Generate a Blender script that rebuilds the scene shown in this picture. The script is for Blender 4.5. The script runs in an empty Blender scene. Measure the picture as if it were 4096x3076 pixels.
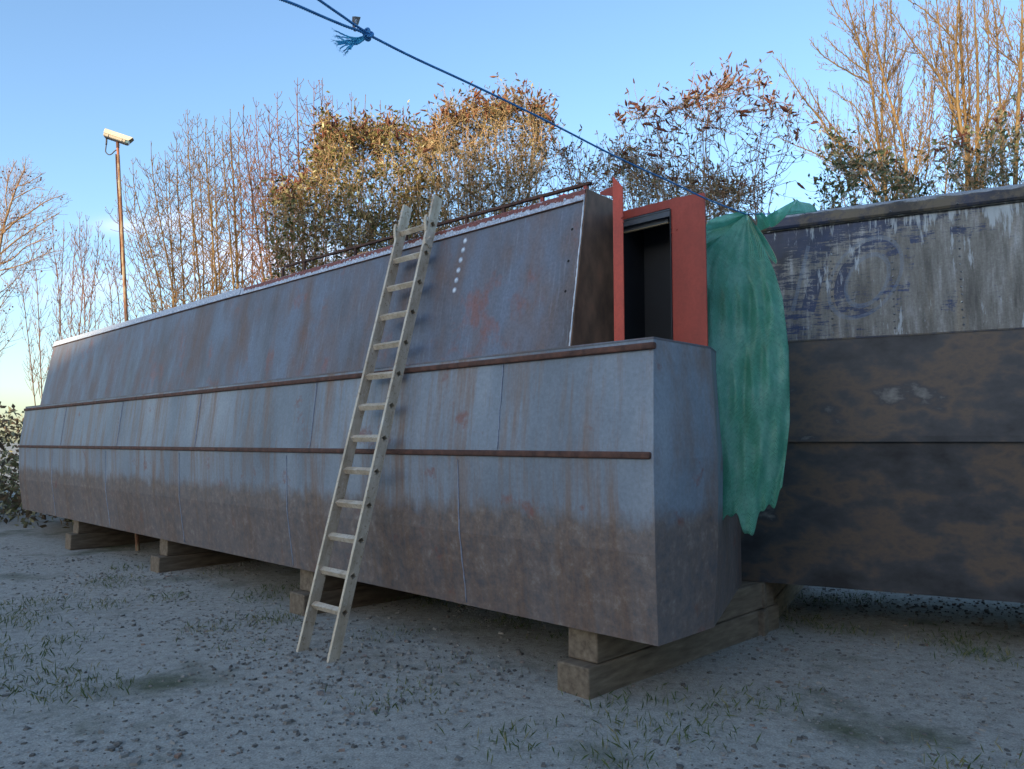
import bpy, bmesh, math, random
import numpy as np
from mathutils import Vector, Matrix

random.seed(7); RG = np.random.default_rng(11)
SC = bpy.context.scene
COL = SC.collection

# ------------------------------------------------------------------ camera, sky, sun, exposure
F = 3078.0; CX, CY = 2048.0, 1538.0; EYE = 1.6
PITCH = math.atan(229 / F)
cd = bpy.data.cameras.new('camera'); cam = bpy.data.objects.new('camera', cd); COL.objects.link(cam)
cam.location = (0, 0, EYE); cam.rotation_euler = (math.pi / 2 + PITCH, 0, 0)
cd.sensor_width = 36.0; cd.lens = 36.0 * F / 4096.0; cd.clip_start = 0.05; cd.clip_end = 30000
SC.camera = cam

SUN_EL = math.radians(11.0)
SUN_AZ = math.radians(32)                      # sun stands behind the camera, this far to its left
sun_vec = Vector((-math.sin(SUN_AZ) * math.cos(SUN_EL), -math.cos(SUN_AZ) * math.cos(SUN_EL), math.sin(SUN_EL)))
sl = bpy.data.lights.new('sun', 'SUN'); sl.energy = 3.0; sl.angle = math.radians(0.55); sl.color = (1.0, 0.80, 0.53)
so = bpy.data.objects.new('sun', sl); COL.objects.link(so)
so.rotation_euler = sun_vec.to_track_quat('Z', 'Y').to_euler(); so.location = (-6, -10, 12)

W = bpy.data.worlds.new('World'); SC.world = W; W.use_nodes = True
wt = W.node_tree; wt.nodes.clear()
wo = wt.nodes.new('ShaderNodeOutputWorld'); bg = wt.nodes.new('ShaderNodeBackground')
sky = wt.nodes.new('ShaderNodeTexSky'); sky.sky_type = 'NISHITA'; sky.sun_disc = False
sky.sun_elevation = SUN_EL; sky.sun_rotation = math.atan2(sun_vec.x, sun_vec.y)
sky.air_density = 1.0; sky.dust_density = 1.3; sky.ozone_density = 2.7; sky.altitude = 50
tc = wt.nodes.new('ShaderNodeTexCoord')
def wm_(op, a, b=0.0):
    m = wt.nodes.new('ShaderNodeMath'); m.operation = op
    for i, v in enumerate((a, b)):
        if hasattr(v, 'is_output'): wt.links.new(v, m.inputs[i])
        else: m.inputs[i].default_value = v
    return m.outputs[0]
mp = wt.nodes.new('ShaderNodeMapping'); mp.inputs['Scale'].default_value = (9, 9, 24)
nz = wt.nodes.new('ShaderNodeTexNoise'); nz.inputs['Scale'].default_value = 1.0; nz.inputs['Detail'].default_value = 6
wt.links.new(tc.outputs['Generated'], mp.inputs['Vector']); wt.links.new(mp.outputs[0], nz.inputs['Vector'])
tot = None
for (dx, dz, wx, wz, amp) in ((-.505, .287, .040, .012, .5), (-.435, .294, .040, .014, .6), (-.33, .24, .10, .03, .6), (-.20, .22, .16, .03, .45), (-.10, .27, .06, .018, .35), (.07, .23, .06, .03, .5), (-.6, .2, .1, .02, .4)):
    sp_ = wt.nodes.new('ShaderNodeSeparateXYZ'); wt.links.new(tc.outputs['Generated'], sp_.inputs[0])
    L_ = math.sqrt(1 + dx * dx + dz * dz)
    ex = wm_('DIVIDE', wm_('SUBTRACT', wm_('DIVIDE', sp_.outputs[0], wm_('MAXIMUM', sp_.outputs[1], .05)), dx), wx)
    ez = wm_('DIVIDE', wm_('SUBTRACT', wm_('DIVIDE', sp_.outputs[2], wm_('MAXIMUM', sp_.outputs[1], .05)), dz), wz)
    gss = wm_('MULTIPLY', wm_('POWER', 2.718, wm_('MULTIPLY', wm_('ADD', wm_('MULTIPLY', ex, ex), wm_('MULTIPLY', ez, ez)), -1.0)), amp)
    tot = gss if tot is None else wm_('ADD', tot, gss)
rp = wt.nodes.new('ShaderNodeValToRGB'); rp.color_ramp.elements[0].position = 0.34; rp.color_ramp.elements[1].position = 0.62
wt.links.new(nz.outputs['Fac'], rp.inputs['Fac'])
mx = wt.nodes.new('ShaderNodeMixRGB'); mx.inputs['Color2'].default_value = (3.6, 3.5, 4.1, 1)
wt.links.new(wm_('MINIMUM', wm_('MULTIPLY', tot, rp.outputs['Color']), .6), mx.inputs['Fac'])
wt.links.new(sky.outputs[0], mx.inputs['Color1']); wt.links.new(mx.outputs[0], bg.inputs['Color'])
bg.inputs['Strength'].default_value = 0.15
wt.links.new(bg.outputs[0], wo.inputs['Surface'])
SC.view_settings.view_transform = 'Standard'; SC.view_settings.look = 'None'
SC.view_settings.exposure = 1.42; SC.view_settings.gamma = 1.0

# ------------------------------------------------------------------ camera geometry of the photograph
_c, _s = math.cos(PITCH), math.sin(PITCH)
CAM = np.array([0.0, 0.0, EYE])
def ray(px, py):
    x = (px - CX) / F; y = (CY - py) / F
    return np.array([x, _c - y * _s, _s + y * _c])
def at(px, py, Y):
    r = ray(px, py); return CAM + r * (Y / r[1])
def atz(px, py, z):
    r = ray(px, py); return CAM + r * ((z - EYE) / r[2])
def hit(px, py, p, n):
    r = ray(px, py); p = np.array(p, float); n = np.array(n, float)
    return CAM + r * (np.dot(p - CAM, n) / np.dot(r, n))

# ------------------------------------------------------------------ materials
def new_mat(name):
    m = bpy.data.materials.new(name); m.use_nodes = True
    nt = m.node_tree; b = nt.nodes['Principled BSDF']; return m, nt, b
class N:
    """small node helper"""
    def __init__(s, nt): s.nt = nt; s.tc = nt.nodes.new('ShaderNodeTexCoord')
    def coord(s, scale=(1, 1, 1), loc=(0, 0, 0), rot=(0, 0, 0), src='Object'):
        m = s.nt.nodes.new('ShaderNodeMapping'); m.inputs['Scale'].default_value = scale
        m.inputs['Location'].default_value = loc; m.inputs['Rotation'].default_value = rot
        s.nt.links.new(s.tc.outputs[src], m.inputs['Vector']); return m.outputs[0]
    def noise(s, v, scale, detail=4, rough=0.55, dist=0.0):
        n = s.nt.nodes.new('ShaderNodeTexNoise'); n.inputs['Scale'].default_value = scale
        n.inputs['Detail'].default_value = detail; n.inputs['Roughness'].default_value = rough
        n.inputs['Distortion'].default_value = dist
        s.nt.links.new(v, n.inputs['Vector']); return n.outputs['Fac']
    def ramp(s, f, stops, interp='LINEAR'):
        r = s.nt.nodes.new('ShaderNodeValToRGB'); r.color_ramp.interpolation = interp
        e = r.color_ramp.elements
        while len(e) < len(stops): e.new(0.5)
        for i, (p, c) in enumerate(stops):
            e[i].position = p
            e[i].color = (c, c, c, 1) if isinstance(c, (int, float)) else (*c, 1)
        s.nt.links.new(f, r.inputs['Fac']); return r.outputs['Color']
    def mix(s, f, a, b, mode='MIX'):
        m = s.nt.nodes.new('ShaderNodeMixRGB'); m.blend_type = mode
        for k, v in (('Fac', f), ('Color1', a), ('Color2', b)):
            if hasattr(v, 'is_output'): s.nt.links.new(v, m.inputs[k])
            elif isinstance(v, (int, float)):
                m.inputs[k].default_value = v if k == 'Fac' else (v, v, v, 1)
            else: m.inputs[k].default_value = (*v, 1)
        return m.outputs[0]
    def math(s, op, a, b=0.0, c=0.0, clamp=False):
        m = s.nt.nodes.new('ShaderNodeMath'); m.operation = op; m.use_clamp = clamp
        for i, v in enumerate((a, b, c)):
            if hasattr(v, 'is_output'): s.nt.links.new(v, m.inputs[i])
            else: m.inputs[i].default_value = v
        return m.outputs[0]
    def xyz(s, v):
        m = s.nt.nodes.new('ShaderNodeSeparateXYZ'); s.nt.links.new(v, m.inputs[0]); return m.outputs
    def bump(s, b, f, strength=0.3, dist=0.01):
        m = s.nt.nodes.new('ShaderNodeBump'); m.inputs['Strength'].default_value = strength
        m.inputs['Distance'].default_value = dist
        s.nt.links.new(f, m.inputs['Height']); s.nt.links.new(m.outputs[0], b.inputs['Normal'])
    def attr(s, name):
        m = s.nt.nodes.new('ShaderNodeAttribute'); m.attribute_name = name; return m.outputs['Fac']
    def to(s, out, inp):
        s.nt.links.new(out, inp)

def simple(name, stops, scale=6, rough=0.6, metal=0.0, stretch=(1, 1, 1), bump=0.2, detail=6):
    m, nt, b = new_mat(name); n = N(nt)
    f = n.noise(n.coord(stretch), scale, detail, 0.6)
    n.to(n.ramp(f, stops), b.inputs['Base Color'])
    b.inputs['Roughness'].default_value = rough; b.inputs['Metallic'].default_value = metal
    if bump: n.bump(b, f, bump, 0.004)
    return m

def leaf_mat(name, stops, rough=0.6, trans=0.25):
    m, nt, b = new_mat(name); n = N(nt)
    c = n.ramp(n.attr('rnd'), stops, 'CONSTANT' if False else 'LINEAR')
    n.to(c, b.inputs['Base Color']); b.inputs['Roughness'].default_value = rough
    b.inputs['Specular IOR Level'].default_value = 0.25
    if trans:
        t = nt.nodes.new('ShaderNodeBsdfTranslucent'); n.to(c, t.inputs['Color'])
        ms = nt.nodes.new('ShaderNodeMixShader'); ms.inputs[0].default_value = trans
        out = nt.nodes['Material Output']
        n.to(b.outputs[0], ms.inputs[1]); n.to(t.outputs[0], ms.inputs[2]); n.to(ms.outputs[0], out.inputs['Surface'])
    return m

M = {}
# bark kinds
def bark(name, a, bcol, c=None, sc=5):
    st = [(0.3, a), (0.55, bcol)] + ([(0.72, c)] if c else [])
    m, nt, b = new_mat(name); n = N(nt)
    f = n.noise(n.coord((1, 1, 0.35)), sc, 5, 0.65)
    col = n.ramp(f, st)
    r = n.attr('rnd')
    col = n.mix(r, col, n.mix(1.0, col, (1.55, 1.3, 1.15), 'MULTIPLY'))
    n.to(col, b.inputs['Base Color']); b.inputs['Roughness'].default_value = 0.75
    b.inputs['Specular IOR Level'].default_value = 0.2
    return m
M['bark_tan'] = bark('bark_tan', (0.10, 0.07, 0.034), (0.20, 0.14, 0.065), (0.14, 0.115, 0.05))
M['bark_red'] = bark('bark_red', (0.10, 0.052, 0.034), (0.18, 0.10, 0.06), (0.15, 0.10, 0.055))
M['bark_olive'] = bark('bark_olive', (0.085, 0.058, 0.028), (0.17, 0.115, 0.055), (0.10, 0.085, 0.035))
M['bark_pale'] = bark('bark_pale', (0.15, 0.095, 0.055), (0.27, 0.18, 0.10), (0.21, 0.155, 0.09))
M['shrub_stem'] = bark('shrub_stem', (0.18, 0.125, 0.075), (0.34, 0.26, 0.16), (0.24, 0.18, 0.12), 9)
M['shrub_straw'] = bark('shrub_straw', (0.20, 0.145, 0.08), (0.40, 0.31, 0.18), (0.26, 0.19, 0.11), 9)
M['shrub_dark'] = bark('shrub_dark', (0.18, 0.11, 0.075), (0.32, 0.21, 0.14), (0.24, 0.19, 0.14), 9)
M['leaf_green'] = leaf_mat('leaf_green', [(0, (0.06, 0.075, 0.022)), (0.3, (0.13, 0.13, 0.04)), (0.6, (0.25, 0.20, 0.065)), (0.8, (0.40, 0.34, 0.14)), (0.93, (0.60, 0.54, 0.30))])
M['leaf_straw'] = leaf_mat('leaf_straw', [(0, (0.07, 0.055, 0.025)), (0.4, (0.15, 0.115, 0.05)), (0.75, (0.26, 0.21, 0.09)), (0.93, (0.42, 0.37, 0.2))])
M['leaf_dark'] = leaf_mat('leaf_dark', [(0, (0.09, 0.065, 0.04)), (0.4, (0.17, 0.12, 0.07)), (0.7, (0.14, 0.15, 0.07)), (0.92, (0.42, 0.38, 0.22))])
M['leaf_grey'] = leaf_mat('leaf_grey', [(0, (0.05, 0.08, 0.035)), (0.5, (0.12, 0.15, 0.07)), (0.8, (0.26, 0.28, 0.17)), (0.95, (0.46, 0.47, 0.34))])
M['spike_rust'] = leaf_mat('spike_rust', [(0, (0.08, 0.03, 0.018)), (0.5, (0.16, 0.062, 0.032)), (1, (0.26, 0.12, 0.06))], 0.85, 0)
M['spike_brown'] = leaf_mat('spike_brown', [(0, (0.07, 0.025, 0.02)), (0.5, (0.14, 0.05, 0.035)), (1, (0.24, 0.09, 0.05))], 0.85, 0)
M['seed'] = simple('seed_ball', [(0.3, (0.10, 0.05, 0.04)), (0.7, (0.20, 0.10, 0.07))], 60, 0.9)

# ------------------------------------------------------------------ geometry builder
class Geo:
    def __init__(s): s.v = []; s.f = []; s.r = []; s.nv = 0; s.tubes = {}
    def add(s, verts, faces, rnd=0.5):
        verts = np.asarray(verts, float).reshape(-1, 3)
        s.v.append(verts)
        for f in faces: s.f.append(tuple(int(i) + s.nv for i in f)); s.r.append(rnd)
        s.nv += len(verts)
    def quads(s, V, Q, rnd):                       # V (n,3)  Q (m,k) index array  rnd (m,)
        s.v.append(V); s.f.extend(map(tuple, (Q + s.nv).tolist())); s.r.extend(np.asarray(rnd).tolist()); s.nv += len(V)
    def tube(s, P, R, sides=4, rnd=None):
        P = np.asarray(P, float); R = np.asarray(R, float)
        s.tubes.setdefault((len(P), sides), []).append((P, R, random.random() if rnd is None else rnd))
    def box(s, lo, hi, rnd=0.5, M4=None):
        x0, y0, z0 = lo; x1, y1, z1 = hi
        V = np.array([[x0, y0, z0], [x1, y0, z0], [x1, y1, z0], [x0, y1, z0], [x0, y0, z1], [x1, y0, z1], [x1, y1, z1], [x0, y1, z1]], float)
        if M4 is not None: V = V @ np.array(M4.to_3x3()).T + np.array(M4.translation)
        s.add(V, [(3, 2, 1, 0), (4, 5, 6, 7), (0, 1, 5, 4), (1, 2, 6, 5), (2, 3, 7, 6), (3, 0, 4, 7)], rnd)
    def prism(s, poly, axis, lo, hi, rnd=0.5):
        """extrude a 2D polygon; axis 0: poly is (y,z); 1: (x,z); 2: (x,y)"""
        n = len(poly); V = []
        for t in (lo, hi):
            for a, b in poly:
                V.append({0: (t, a, b), 1: (a, t, b), 2: (a, b, t)}[axis])
        fs = [tuple(range(n - 1, -1, -1)), tuple(range(n, 2 * n))] + [(i, (i + 1) % n, n + (i + 1) % n, n + i) for i in range(n)]
        s.add(V, fs, rnd)
    def flush(s):
        for (n, k), L in s.tubes.items():
            P = np.stack([l[0] for l in L]); R = np.stack([l[1] for l in L]); rn = np.array([l[2] for l in L])
            T = np.gradient(P, axis=1); T /= np.linalg.norm(T, axis=2, keepdims=True) + 1e-9
            ref = np.where(np.abs(T[:, :1, 2:3]) > 0.9, np.array([1.0, 0, 0]), np.array([0, 0, 1.0]))
            ref = np.broadcast_to(ref, T.shape)
            A = np.cross(T, ref); A /= np.linalg.norm(A, axis=2, keepdims=True) + 1e-9
            B = np.cross(T, A)
            th = np.arange(k) * 2 * np.pi / k
            V = P[:, :, None] + R[:, :, None, None] * (A[:, :, None] * np.cos(th)[:, None] + B[:, :, None] * np.sin(th)[:, None])
            Nn = len(L); V = V.reshape(-1, 3)
            base = (np.arange(Nn) * n * k)[:, None, None] + (np.arange(n - 1) * k)[None, :, None]
            j = np.arange(k)[None, None]; j2 = (np.arange(k) + 1)[None, None] % k
            Q = np.stack([base + j, base + j2, base + k + j2, base + k + j], -1).reshape(-1, 4)
            s.quads(V, Q, np.repeat(rn, (n - 1) * k))
            if k > 4:                                  # close the ends of thick tubes
                for e in (0, n - 1):
                    C = np.arange(Nn)[:, None] * n * k + e * k + np.arange(k)[None]
                    s.f.extend(map(tuple, (C + s.nv - len(V)).tolist())); s.r.extend(rn.tolist())
        s.tubes = {}
    def build(s, name, mat, parent=None, smooth=True, origin=None):
        s.flush()
        V = np.concatenate(s.v)
        me = bpy.data.meshes.new(name)
        me.from_pydata((V if origin is None else V - np.array(origin)).tolist(), [], s.f)
        a = me.attributes.new('rnd', 'FLOAT', 'FACE'); a.data.foreach_set('value', np.array(s.r, dtype=np.float32))
        if smooth: me.polygons.foreach_set('use_smooth', [True] * len(me.polygons))
        me.materials.append(mat); me.update()
        o = bpy.data.objects.new(name, me); COL.objects.link(o)
        if parent: o.parent = parent
        if origin is not None: o.location = origin
        return o

def tag(o, label=None, cat=None, group=None, kind=None):
    if label: o['label'] = label
    if cat: o['category'] = cat
    if group: o['group'] = group
    if kind: o['kind'] = kind
    return o
def empty(name, loc=(0, 0, 0), rz=0.0):
    o = bpy.data.objects.new(name, None); COL.objects.link(o)
    o.location = loc; o.rotation_euler = (0, 0, rz); o.empty_display_size = 0.2; return o

# ------------------------------------------------------------------ ground
g = Geo()
nx = 60
xs = np.concatenate([[-900, -200, -60], np.linspace(-30, 30, 61), [60, 200, 900]]); ys = np.concatenate([[-300, -60], np.linspace(-20, 40, 61), [80, 250, 1500]])
XX, YY = np.meshgrid(xs, ys, indexing='ij')
ZZ = 0.02 * np.sin(XX * 0.9 + YY * 0.4) + 0.02 * np.sin(YY * 1.3 - XX * 0.3)
V = np.stack([XX, YY, ZZ], -1).reshape(-1, 3); ny_ = len(ys)
I = np.arange((len(xs) - 1) * (ny_ - 1)); i_ = I // (ny_ - 1); j_ = I % (ny_ - 1)
Q = np.stack([i_ * ny_ + j_, (i_ + 1) * ny_ + j_, (i_ + 1) * ny_ + j_ + 1, i_ * ny_ + j_ + 1], -1)
g.quads(V, Q, np.full(len(Q), 0.5))
m, nt, b = new_mat('yard_ground'); n = N(nt)
f1 = n.noise(n.coord(), 0.7, 6); f2 = n.noise(n.coord(), 14, 8, 0.7); f3 = n.noise(n.coord(), 90, 3)
c1 = n.ramp(f2, [(0.3, (0.22, 0.20, 0.17)), (0.5, (0.37, 0.345, 0.295)), (0.75, (0.45, 0.42, 0.365))])
c2 = n.ramp(f2, [(0.3, (0.05, 0.06, 0.025)), (0.7, (0.12, 0.12, 0.06))])
col = n.mix(n.ramp(f1, [(0.56, 0.0), (0.68, .9)]), c1, c2)
col = n.mix(0.5, col, n.ramp(f3, [(0.35, 0.45), (0.65, 1.3)]), 'MULTIPLY')
n.to(col, b.inputs['Base Color']); b.inputs['Roughness'].default_value = 0.95; n.bump(b, f2, 0.6, 0.03)
tag(g.build('ground', m), kind='structure')

# unseen building added behind the camera: its long shadow keeps the yard and the boats in shade
wh = empty('added_shade_building', (-11.4, -45, 0))
tag(wh, 'added long brick shed, unseen behind the viewer, that shades the yard', 'added building')
SHED_TOP = 16.25
m, nt, b = new_mat('brick'); n = N(nt)
bt = nt.nodes.new('ShaderNodeTexBrick'); bt.inputs['Scale'].default_value = 4.0
bt.inputs['Color1'].default_value = (0.26, 0.11, 0.07, 1); bt.inputs['Color2'].default_value = (0.2, 0.09, 0.06, 1); bt.inputs['Mortar'].default_value = (0.3, 0.28, 0.25, 1)
n.to(n.coord((1, 1, 1), rot=(math.pi / 2, 0, 0)), bt.inputs['Vector']); n.to(bt.outputs['Color'], b.inputs['Base Color'])
g = Geo(); g.box((-70, -8, 0), (60, 0, SHED_TOP)); g.build('wall', m, wh, False)
g = Geo(); g.prism([(-8.3, SHED_TOP + 0.01), (0.3, SHED_TOP + 0.01), (0.3, SHED_TOP + 0.12), (-4, SHED_TOP + 0.75), (-8.3, SHED_TOP + 0.12)], 0, -70.3, 60.3)
g.build('roof', simple('slate', [(0.3, (0.06, 0.06, 0.07)), (0.7, (0.12, 0.12, 0.13))], 3), wh, False)
g = Geo(); g.box((-28.3, -7.9, SHED_TOP + .1), (-23.2, -.1, SHED_TOP + 1.95)); g.box((-23.19, -7.9, SHED_TOP + .1), (60, -.1, SHED_TOP + 1.95)); o = g.build('shade_step', bpy.data.materials['brick'], wh, False)  # higher blocks added to lift the shadow edge on the shrubs and right trees
for k in range(9):
    g = Geo(); g.box((-60 + k * 12, 0.01, 3), (-56 + k * 12, 0.06, 7)); g.build('window', simple('dark_pane', [(0.3, (0.02, 0.025, 0.03)), (0.7, (0.05, 0.06, 0.07))], 2, 0.15, bump=0), wh, False)

# ------------------------------------------------------------------ plants: branching
def curve(p0, d, L, n=6, up=0.5, wob=0.08, sag=0.0):
    """points of a shoot that starts along d and bends upward"""
    d = np.array(d, float); d /= np.linalg.norm(d)
    P = [np.array(p0, float)]; st = L / (n - 1)
    for i in range(n - 1):
        d = d + np.array([0, 0, up * st / max(L, 0.05)]) + RG.normal(0, wob, 3) * (0.6 if i else 0.1)
        d[2] -= sag * st; d /= np.linalg.norm(d); P.append(P[-1] + d * st)
    return np.array(P)
def resample(P, n):
    P = np.asarray(P, float); s = np.concatenate([[0], np.cumsum(np.linalg.norm(np.diff(P, axis=0), axis=1))])
    t = np.linspace(0, s[-1], n); return np.stack([np.interp(t, s, P[:, k]) for k in range(3)], 1)
def smooth_path(P, it=2):
    P = np.asarray(P, float)
    for _ in range(it):
        Q = [P[0]]
        for i in range(len(P) - 1): Q += [P[i] * .75 + P[i + 1] * .25, P[i] * .25 + P[i + 1] * .75]
        Q.append(P[-1]); P = np.array(Q)
    return P

def dress(gt, P, R, zmin, step=0.2, ang=48, Lmax=0.9, Lk=0.45, up=1.0, twig=0.12, tstep=0.12, twigr=0.0025, lvl=2, prob=0.9, tips=None, bud=True, rb=0.33):
    """side shoots in opposite pairs along spine P; gt collects twigs"""
    s = np.concatenate([[0], np.cumsum(np.linalg.norm(np.diff(P, axis=0), axis=1))]); tot = s[-1]
    a = random.random() * 6.28; t = tot - step * 0.6
    while t > 0:
        p = np.array([np.interp(t, s, P[:, k]) for k in range(3)])
        if p[2] < zmin: break
        i = min(np.searchsorted(s, t), len(P) - 1); T = P[i] - P[i - 1]; T = T / (np.linalg.norm(T) + 1e-9)
        r = np.interp(t, s, R); dist = tot - t
        x = np.cross(T, [0.3, 0.5, 0.8]); x /= np.linalg.norm(x); y = np.cross(T, x)
        for sd in (0, math.pi):
            if random.random() > prob: continue
            aa = a + sd + random.gauss(0, 0.3); th = math.radians(random.gauss(ang, 8))
            d = T * math.cos(th) + (x * math.cos(aa) + y * math.sin(aa)) * math.sin(th)
            L = min(Lmax, 0.08 + Lk * dist) * random.uniform(0.45, 1.15)
            if L < 0.05: continue
            rr = max(twigr, min(r * rb, 0.004 + L * 0.008))
            B = curve(p, d, L, 6 if L > 0.3 else 4, up, 0.07)
            RR = np.linspace(rr, twigr * 0.8, len(B))
            gt.tube(B, RR, 3)
            if bud: gt.tube([B[-1], B[-1] + (B[-1] - B[-2]) * 0.01 + [0, 0, .008], B[-1] + [0, 0, 0.028]], [twigr, twigr * 2.0, 0.0004], 3)
            if tips is not None: tips.append((B[-1], B[-1] - B[-2]))
            if lvl > 1 and L > 0.22:
                dress(gt, B, RR, zmin, tstep, ang + 6, twig, 0.6, up * 0.7, twig * 0.4, tstep, twigr, lvl - 1, prob * 0.85, tips, False, 0.6)
        a += math.pi / 2 + random.gauss(0, 0.2); t -= step * random.uniform(0.7, 1.35)

def spine(pix, Y, r0, r1=0.006, jit=0.02, ground=True, n=26, dY=0.0):
    """pix from base to tip; goes on down to the ground"""
    P = [at(px, py, Y + dY * i / max(1, len(pix) - 1)) for i, (px, py) in enumerate(pix)]
    P = smooth_path(P, 2)
    if ground:
        d = P[0] - P[min(4, len(P) - 1)]; d[2] = -abs(d[2]); k = P[0][2] / max(0.2, -d[2]); d = d * k
        d[:2] *= 0.5; d[2] = -P[0][2]
        P = np.concatenate([[P[0] + d * f for f in (1, 0.75, 0.5, 0.25)], P])
    P = resample(P, n); P[1:-1] += RG.normal(0, jit * 0.18, (n - 2, 3))
    R = r1 + (r0 - r1) * np.linspace(1, 0, n) ** 0.6
    return P, R

def tree(name, label, cat, spines, mtrunk, mtwig, Y, group=None, dress_kw={}, zmin=3.0, cols=5, seeds=0):
    gt = Geo(); gb = Geo(); tips = []
    base = None
    for sp in spines:
        pix, r0 = sp[0], sp[1]; kw = dict(dress_kw); kw.update(sp[2] if len(sp) > 2 else {})
        yo = kw.pop('dy', 0.0); gr = kw.pop('ground', True); r1 = kw.pop('r1', 0.004)
        P, R = spine(pix, Y + yo, r0, r1=r1, ground=gr)
        if base is None: base = (float(P[0][0]), float(P[0][1]), 0.0)
        gb.tube(P, R, cols if r0 < 0.03 else 8, random.random() * 0.6)
        dress(gt, P, R, zmin, tips=tips, **kw)
    e = empty(name, base); tag(e, label, cat, group)
    tr = gb.build('trunk', mtrunk, e, True, None); tr.location = (-base[0], -base[1], 0)
    tw = gt.build('crown', mtwig, e, True, None); tw.location = (-base[0], -base[1], 0)
    return e, tips

# ---- right hand tall trees (source pixels of the photograph)
TREES = 'tall bare trees behind the blue boat'
kwR = dict(step=0.12, Lmax=1.05, Lk=0.40, ang=36, up=1.0, twig=0.13, tstep=0.10, twigr=0.0040)
LATR = dict(step=0.09, Lmax=0.5, Lk=0.36, ang=42, up=0.9, twig=0.08, tstep=0.07, twigr=0.0040, ground=False)
tree('bare_tree', 'bare twin stemmed tree left of the pair, its long boughs sweeping out to the left', 'tree', [
    ([(3548, 830), (3530, 700), (3510, 560), (3495, 420), (3482, 300), (3440, 180), (3400, 60), (3375, -60)], 0.040),
    ([(3545, 800), (3538, 640), (3524, 480), (3530, 330), (3540, 180), (3548, 40), (3552, -60)], 0.032, dict(dy=.15)),
    ([(3625, 760), (3622, 640), (3622, 585), (3585, 480), (3560, 400), (3545, 330), (3510, 230), (3498, 100), (3490, -60)], 0.036, dict(dy=-.2)),
    ([(3485, 335), (3420, 300), (3360, 268), (3290, 225), (3236, 155)], 0.014, LATR),
    ([(3487, 300), (3430, 262), (3370, 215), (3320, 170), (3297, 145)], 0.012, LATR),
    ([(3465, 230), (3420, 140), (3370, 80), (3330, 30), (3318, -30)], 0.013, LATR),
    ([(3590, 780), (3588, 640), (3570, 480), (3580, 360), (3606, 260), (3630, 150)], 0.016, dict(dy=.4)),
    ([(3420, 760), (3440, 640), (3438, 500), (3420, 400), (3430, 330)], 0.012, dict(dy=.4)),
    ([(3470, 290), (3478, 200), (3460, 100), (3448, -40)], 0.014, LATR),
    ([(3545, 340), (3570, 260), (3590, 190), (3560, 60), (3560, -30)], 0.012, LATR),
    ([(3548, 325), (3600, 250), (3640, 170), (3680, 120)], 0.010, LATR),
    ([(3520, 790), (3420, 615), (3350, 530), (3300, 470), (3260, 400), (3218, 316)], 0.017, LATR),
    ([(3450, 690), (3380, 600), (3300, 500), (3220, 400), (3165, 325), (3125, 255), (3105, 230)], 0.018, LATR),
    ([(3520, 780), (3400, 690), (3280, 620), (3180, 580), (3105, 545)], 0.014, LATR),
    ([(3540, 700), (3450, 640), (3390, 590), (3340, 560), (3290, 520)], 0.010, LATR),
    ([(3530, 690), (3470, 500), (3420, 420), (3370, 390), (3310, 350)], 0.012, LATR),
], M['bark_tan'], M['bark_tan'], 11.5, TREES, kwR, zmin=2.2)
tree('bare_tree', 'bare tree with thick forked trunk in the middle of the tall trees', 'tree', [
    ([(3868, 790), (3866, 640), (3862, 480), (3850, 300), (3842, 120), (3836, -60)], 0.052),
    ([(3900, 780), (3912, 640), (3910, 420), (3912, 260), (3900, 120), (3892, -60)], 0.048, dict(dy=.2)),
    ([(3850, 540), (3835, 470), (3828, 330), (3824, 200), (3830, 60), (3842, -60)], 0.026, dict(dy=-.15, ground=False)),
    ([(3876, 580), (3880, 400), (3872, 250), (3866, 120), (3870, -60)], 0.026, dict(dy=.3)),
    ([(3850, 540), (3815, 470), (3785, 360), (3790, 265), (3760, 160), (3748, 20), (3740, -60)], 0.018, dict(LATR, Lmax=.4)),
    ([(3900, 480), (3870, 460), (3838, 440), (3770, 330), (3715, 250), (3683, 215), (3620, 120), (3560, 40), (3540, 5)], 0.016, LATR),
    ([(3683, 215), (3620, 205), (3560, 180)], 0.008, LATR),
    ([(3770, 340), (3720, 190), (3706, 60), (3702, -40)], 0.011, LATR),
    ([(3835, 180), (3760, 100), (3700, 40), (3640, 5), (3610, -20)], 0.012, LATR),
    ([(3640, 760), (3668, 640), (3690, 500), (3700, 380), (3694, 240), (3700, 120)], 0.016, dict(dy=.5)),
    ([(3780, 760), (3800, 620), (3812, 480), (3806, 300), (3796, 120), (3790, -60)], 0.018, dict(dy=.6)),
    ([(3930, 760), (3950, 600), (3948, 420), (3955, 240), (3950, 60), (3956, -60)], 0.020, dict(dy=.5)),
    ([(3700, 720), (3715, 640), (3718, 520), (3740, 350), (3750, 200)], 0.012, dict(LATR, dy=.4)),
    ([(3660, 720), (3685, 620), (3720, 450), (3735, 280)], 0.010, dict(LATR, dy=.1)),
], M['bark_tan'], M['bark_tan'], 11.0, TREES, dict(kwR, Lmax=0.6), zmin=2.2)
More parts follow.
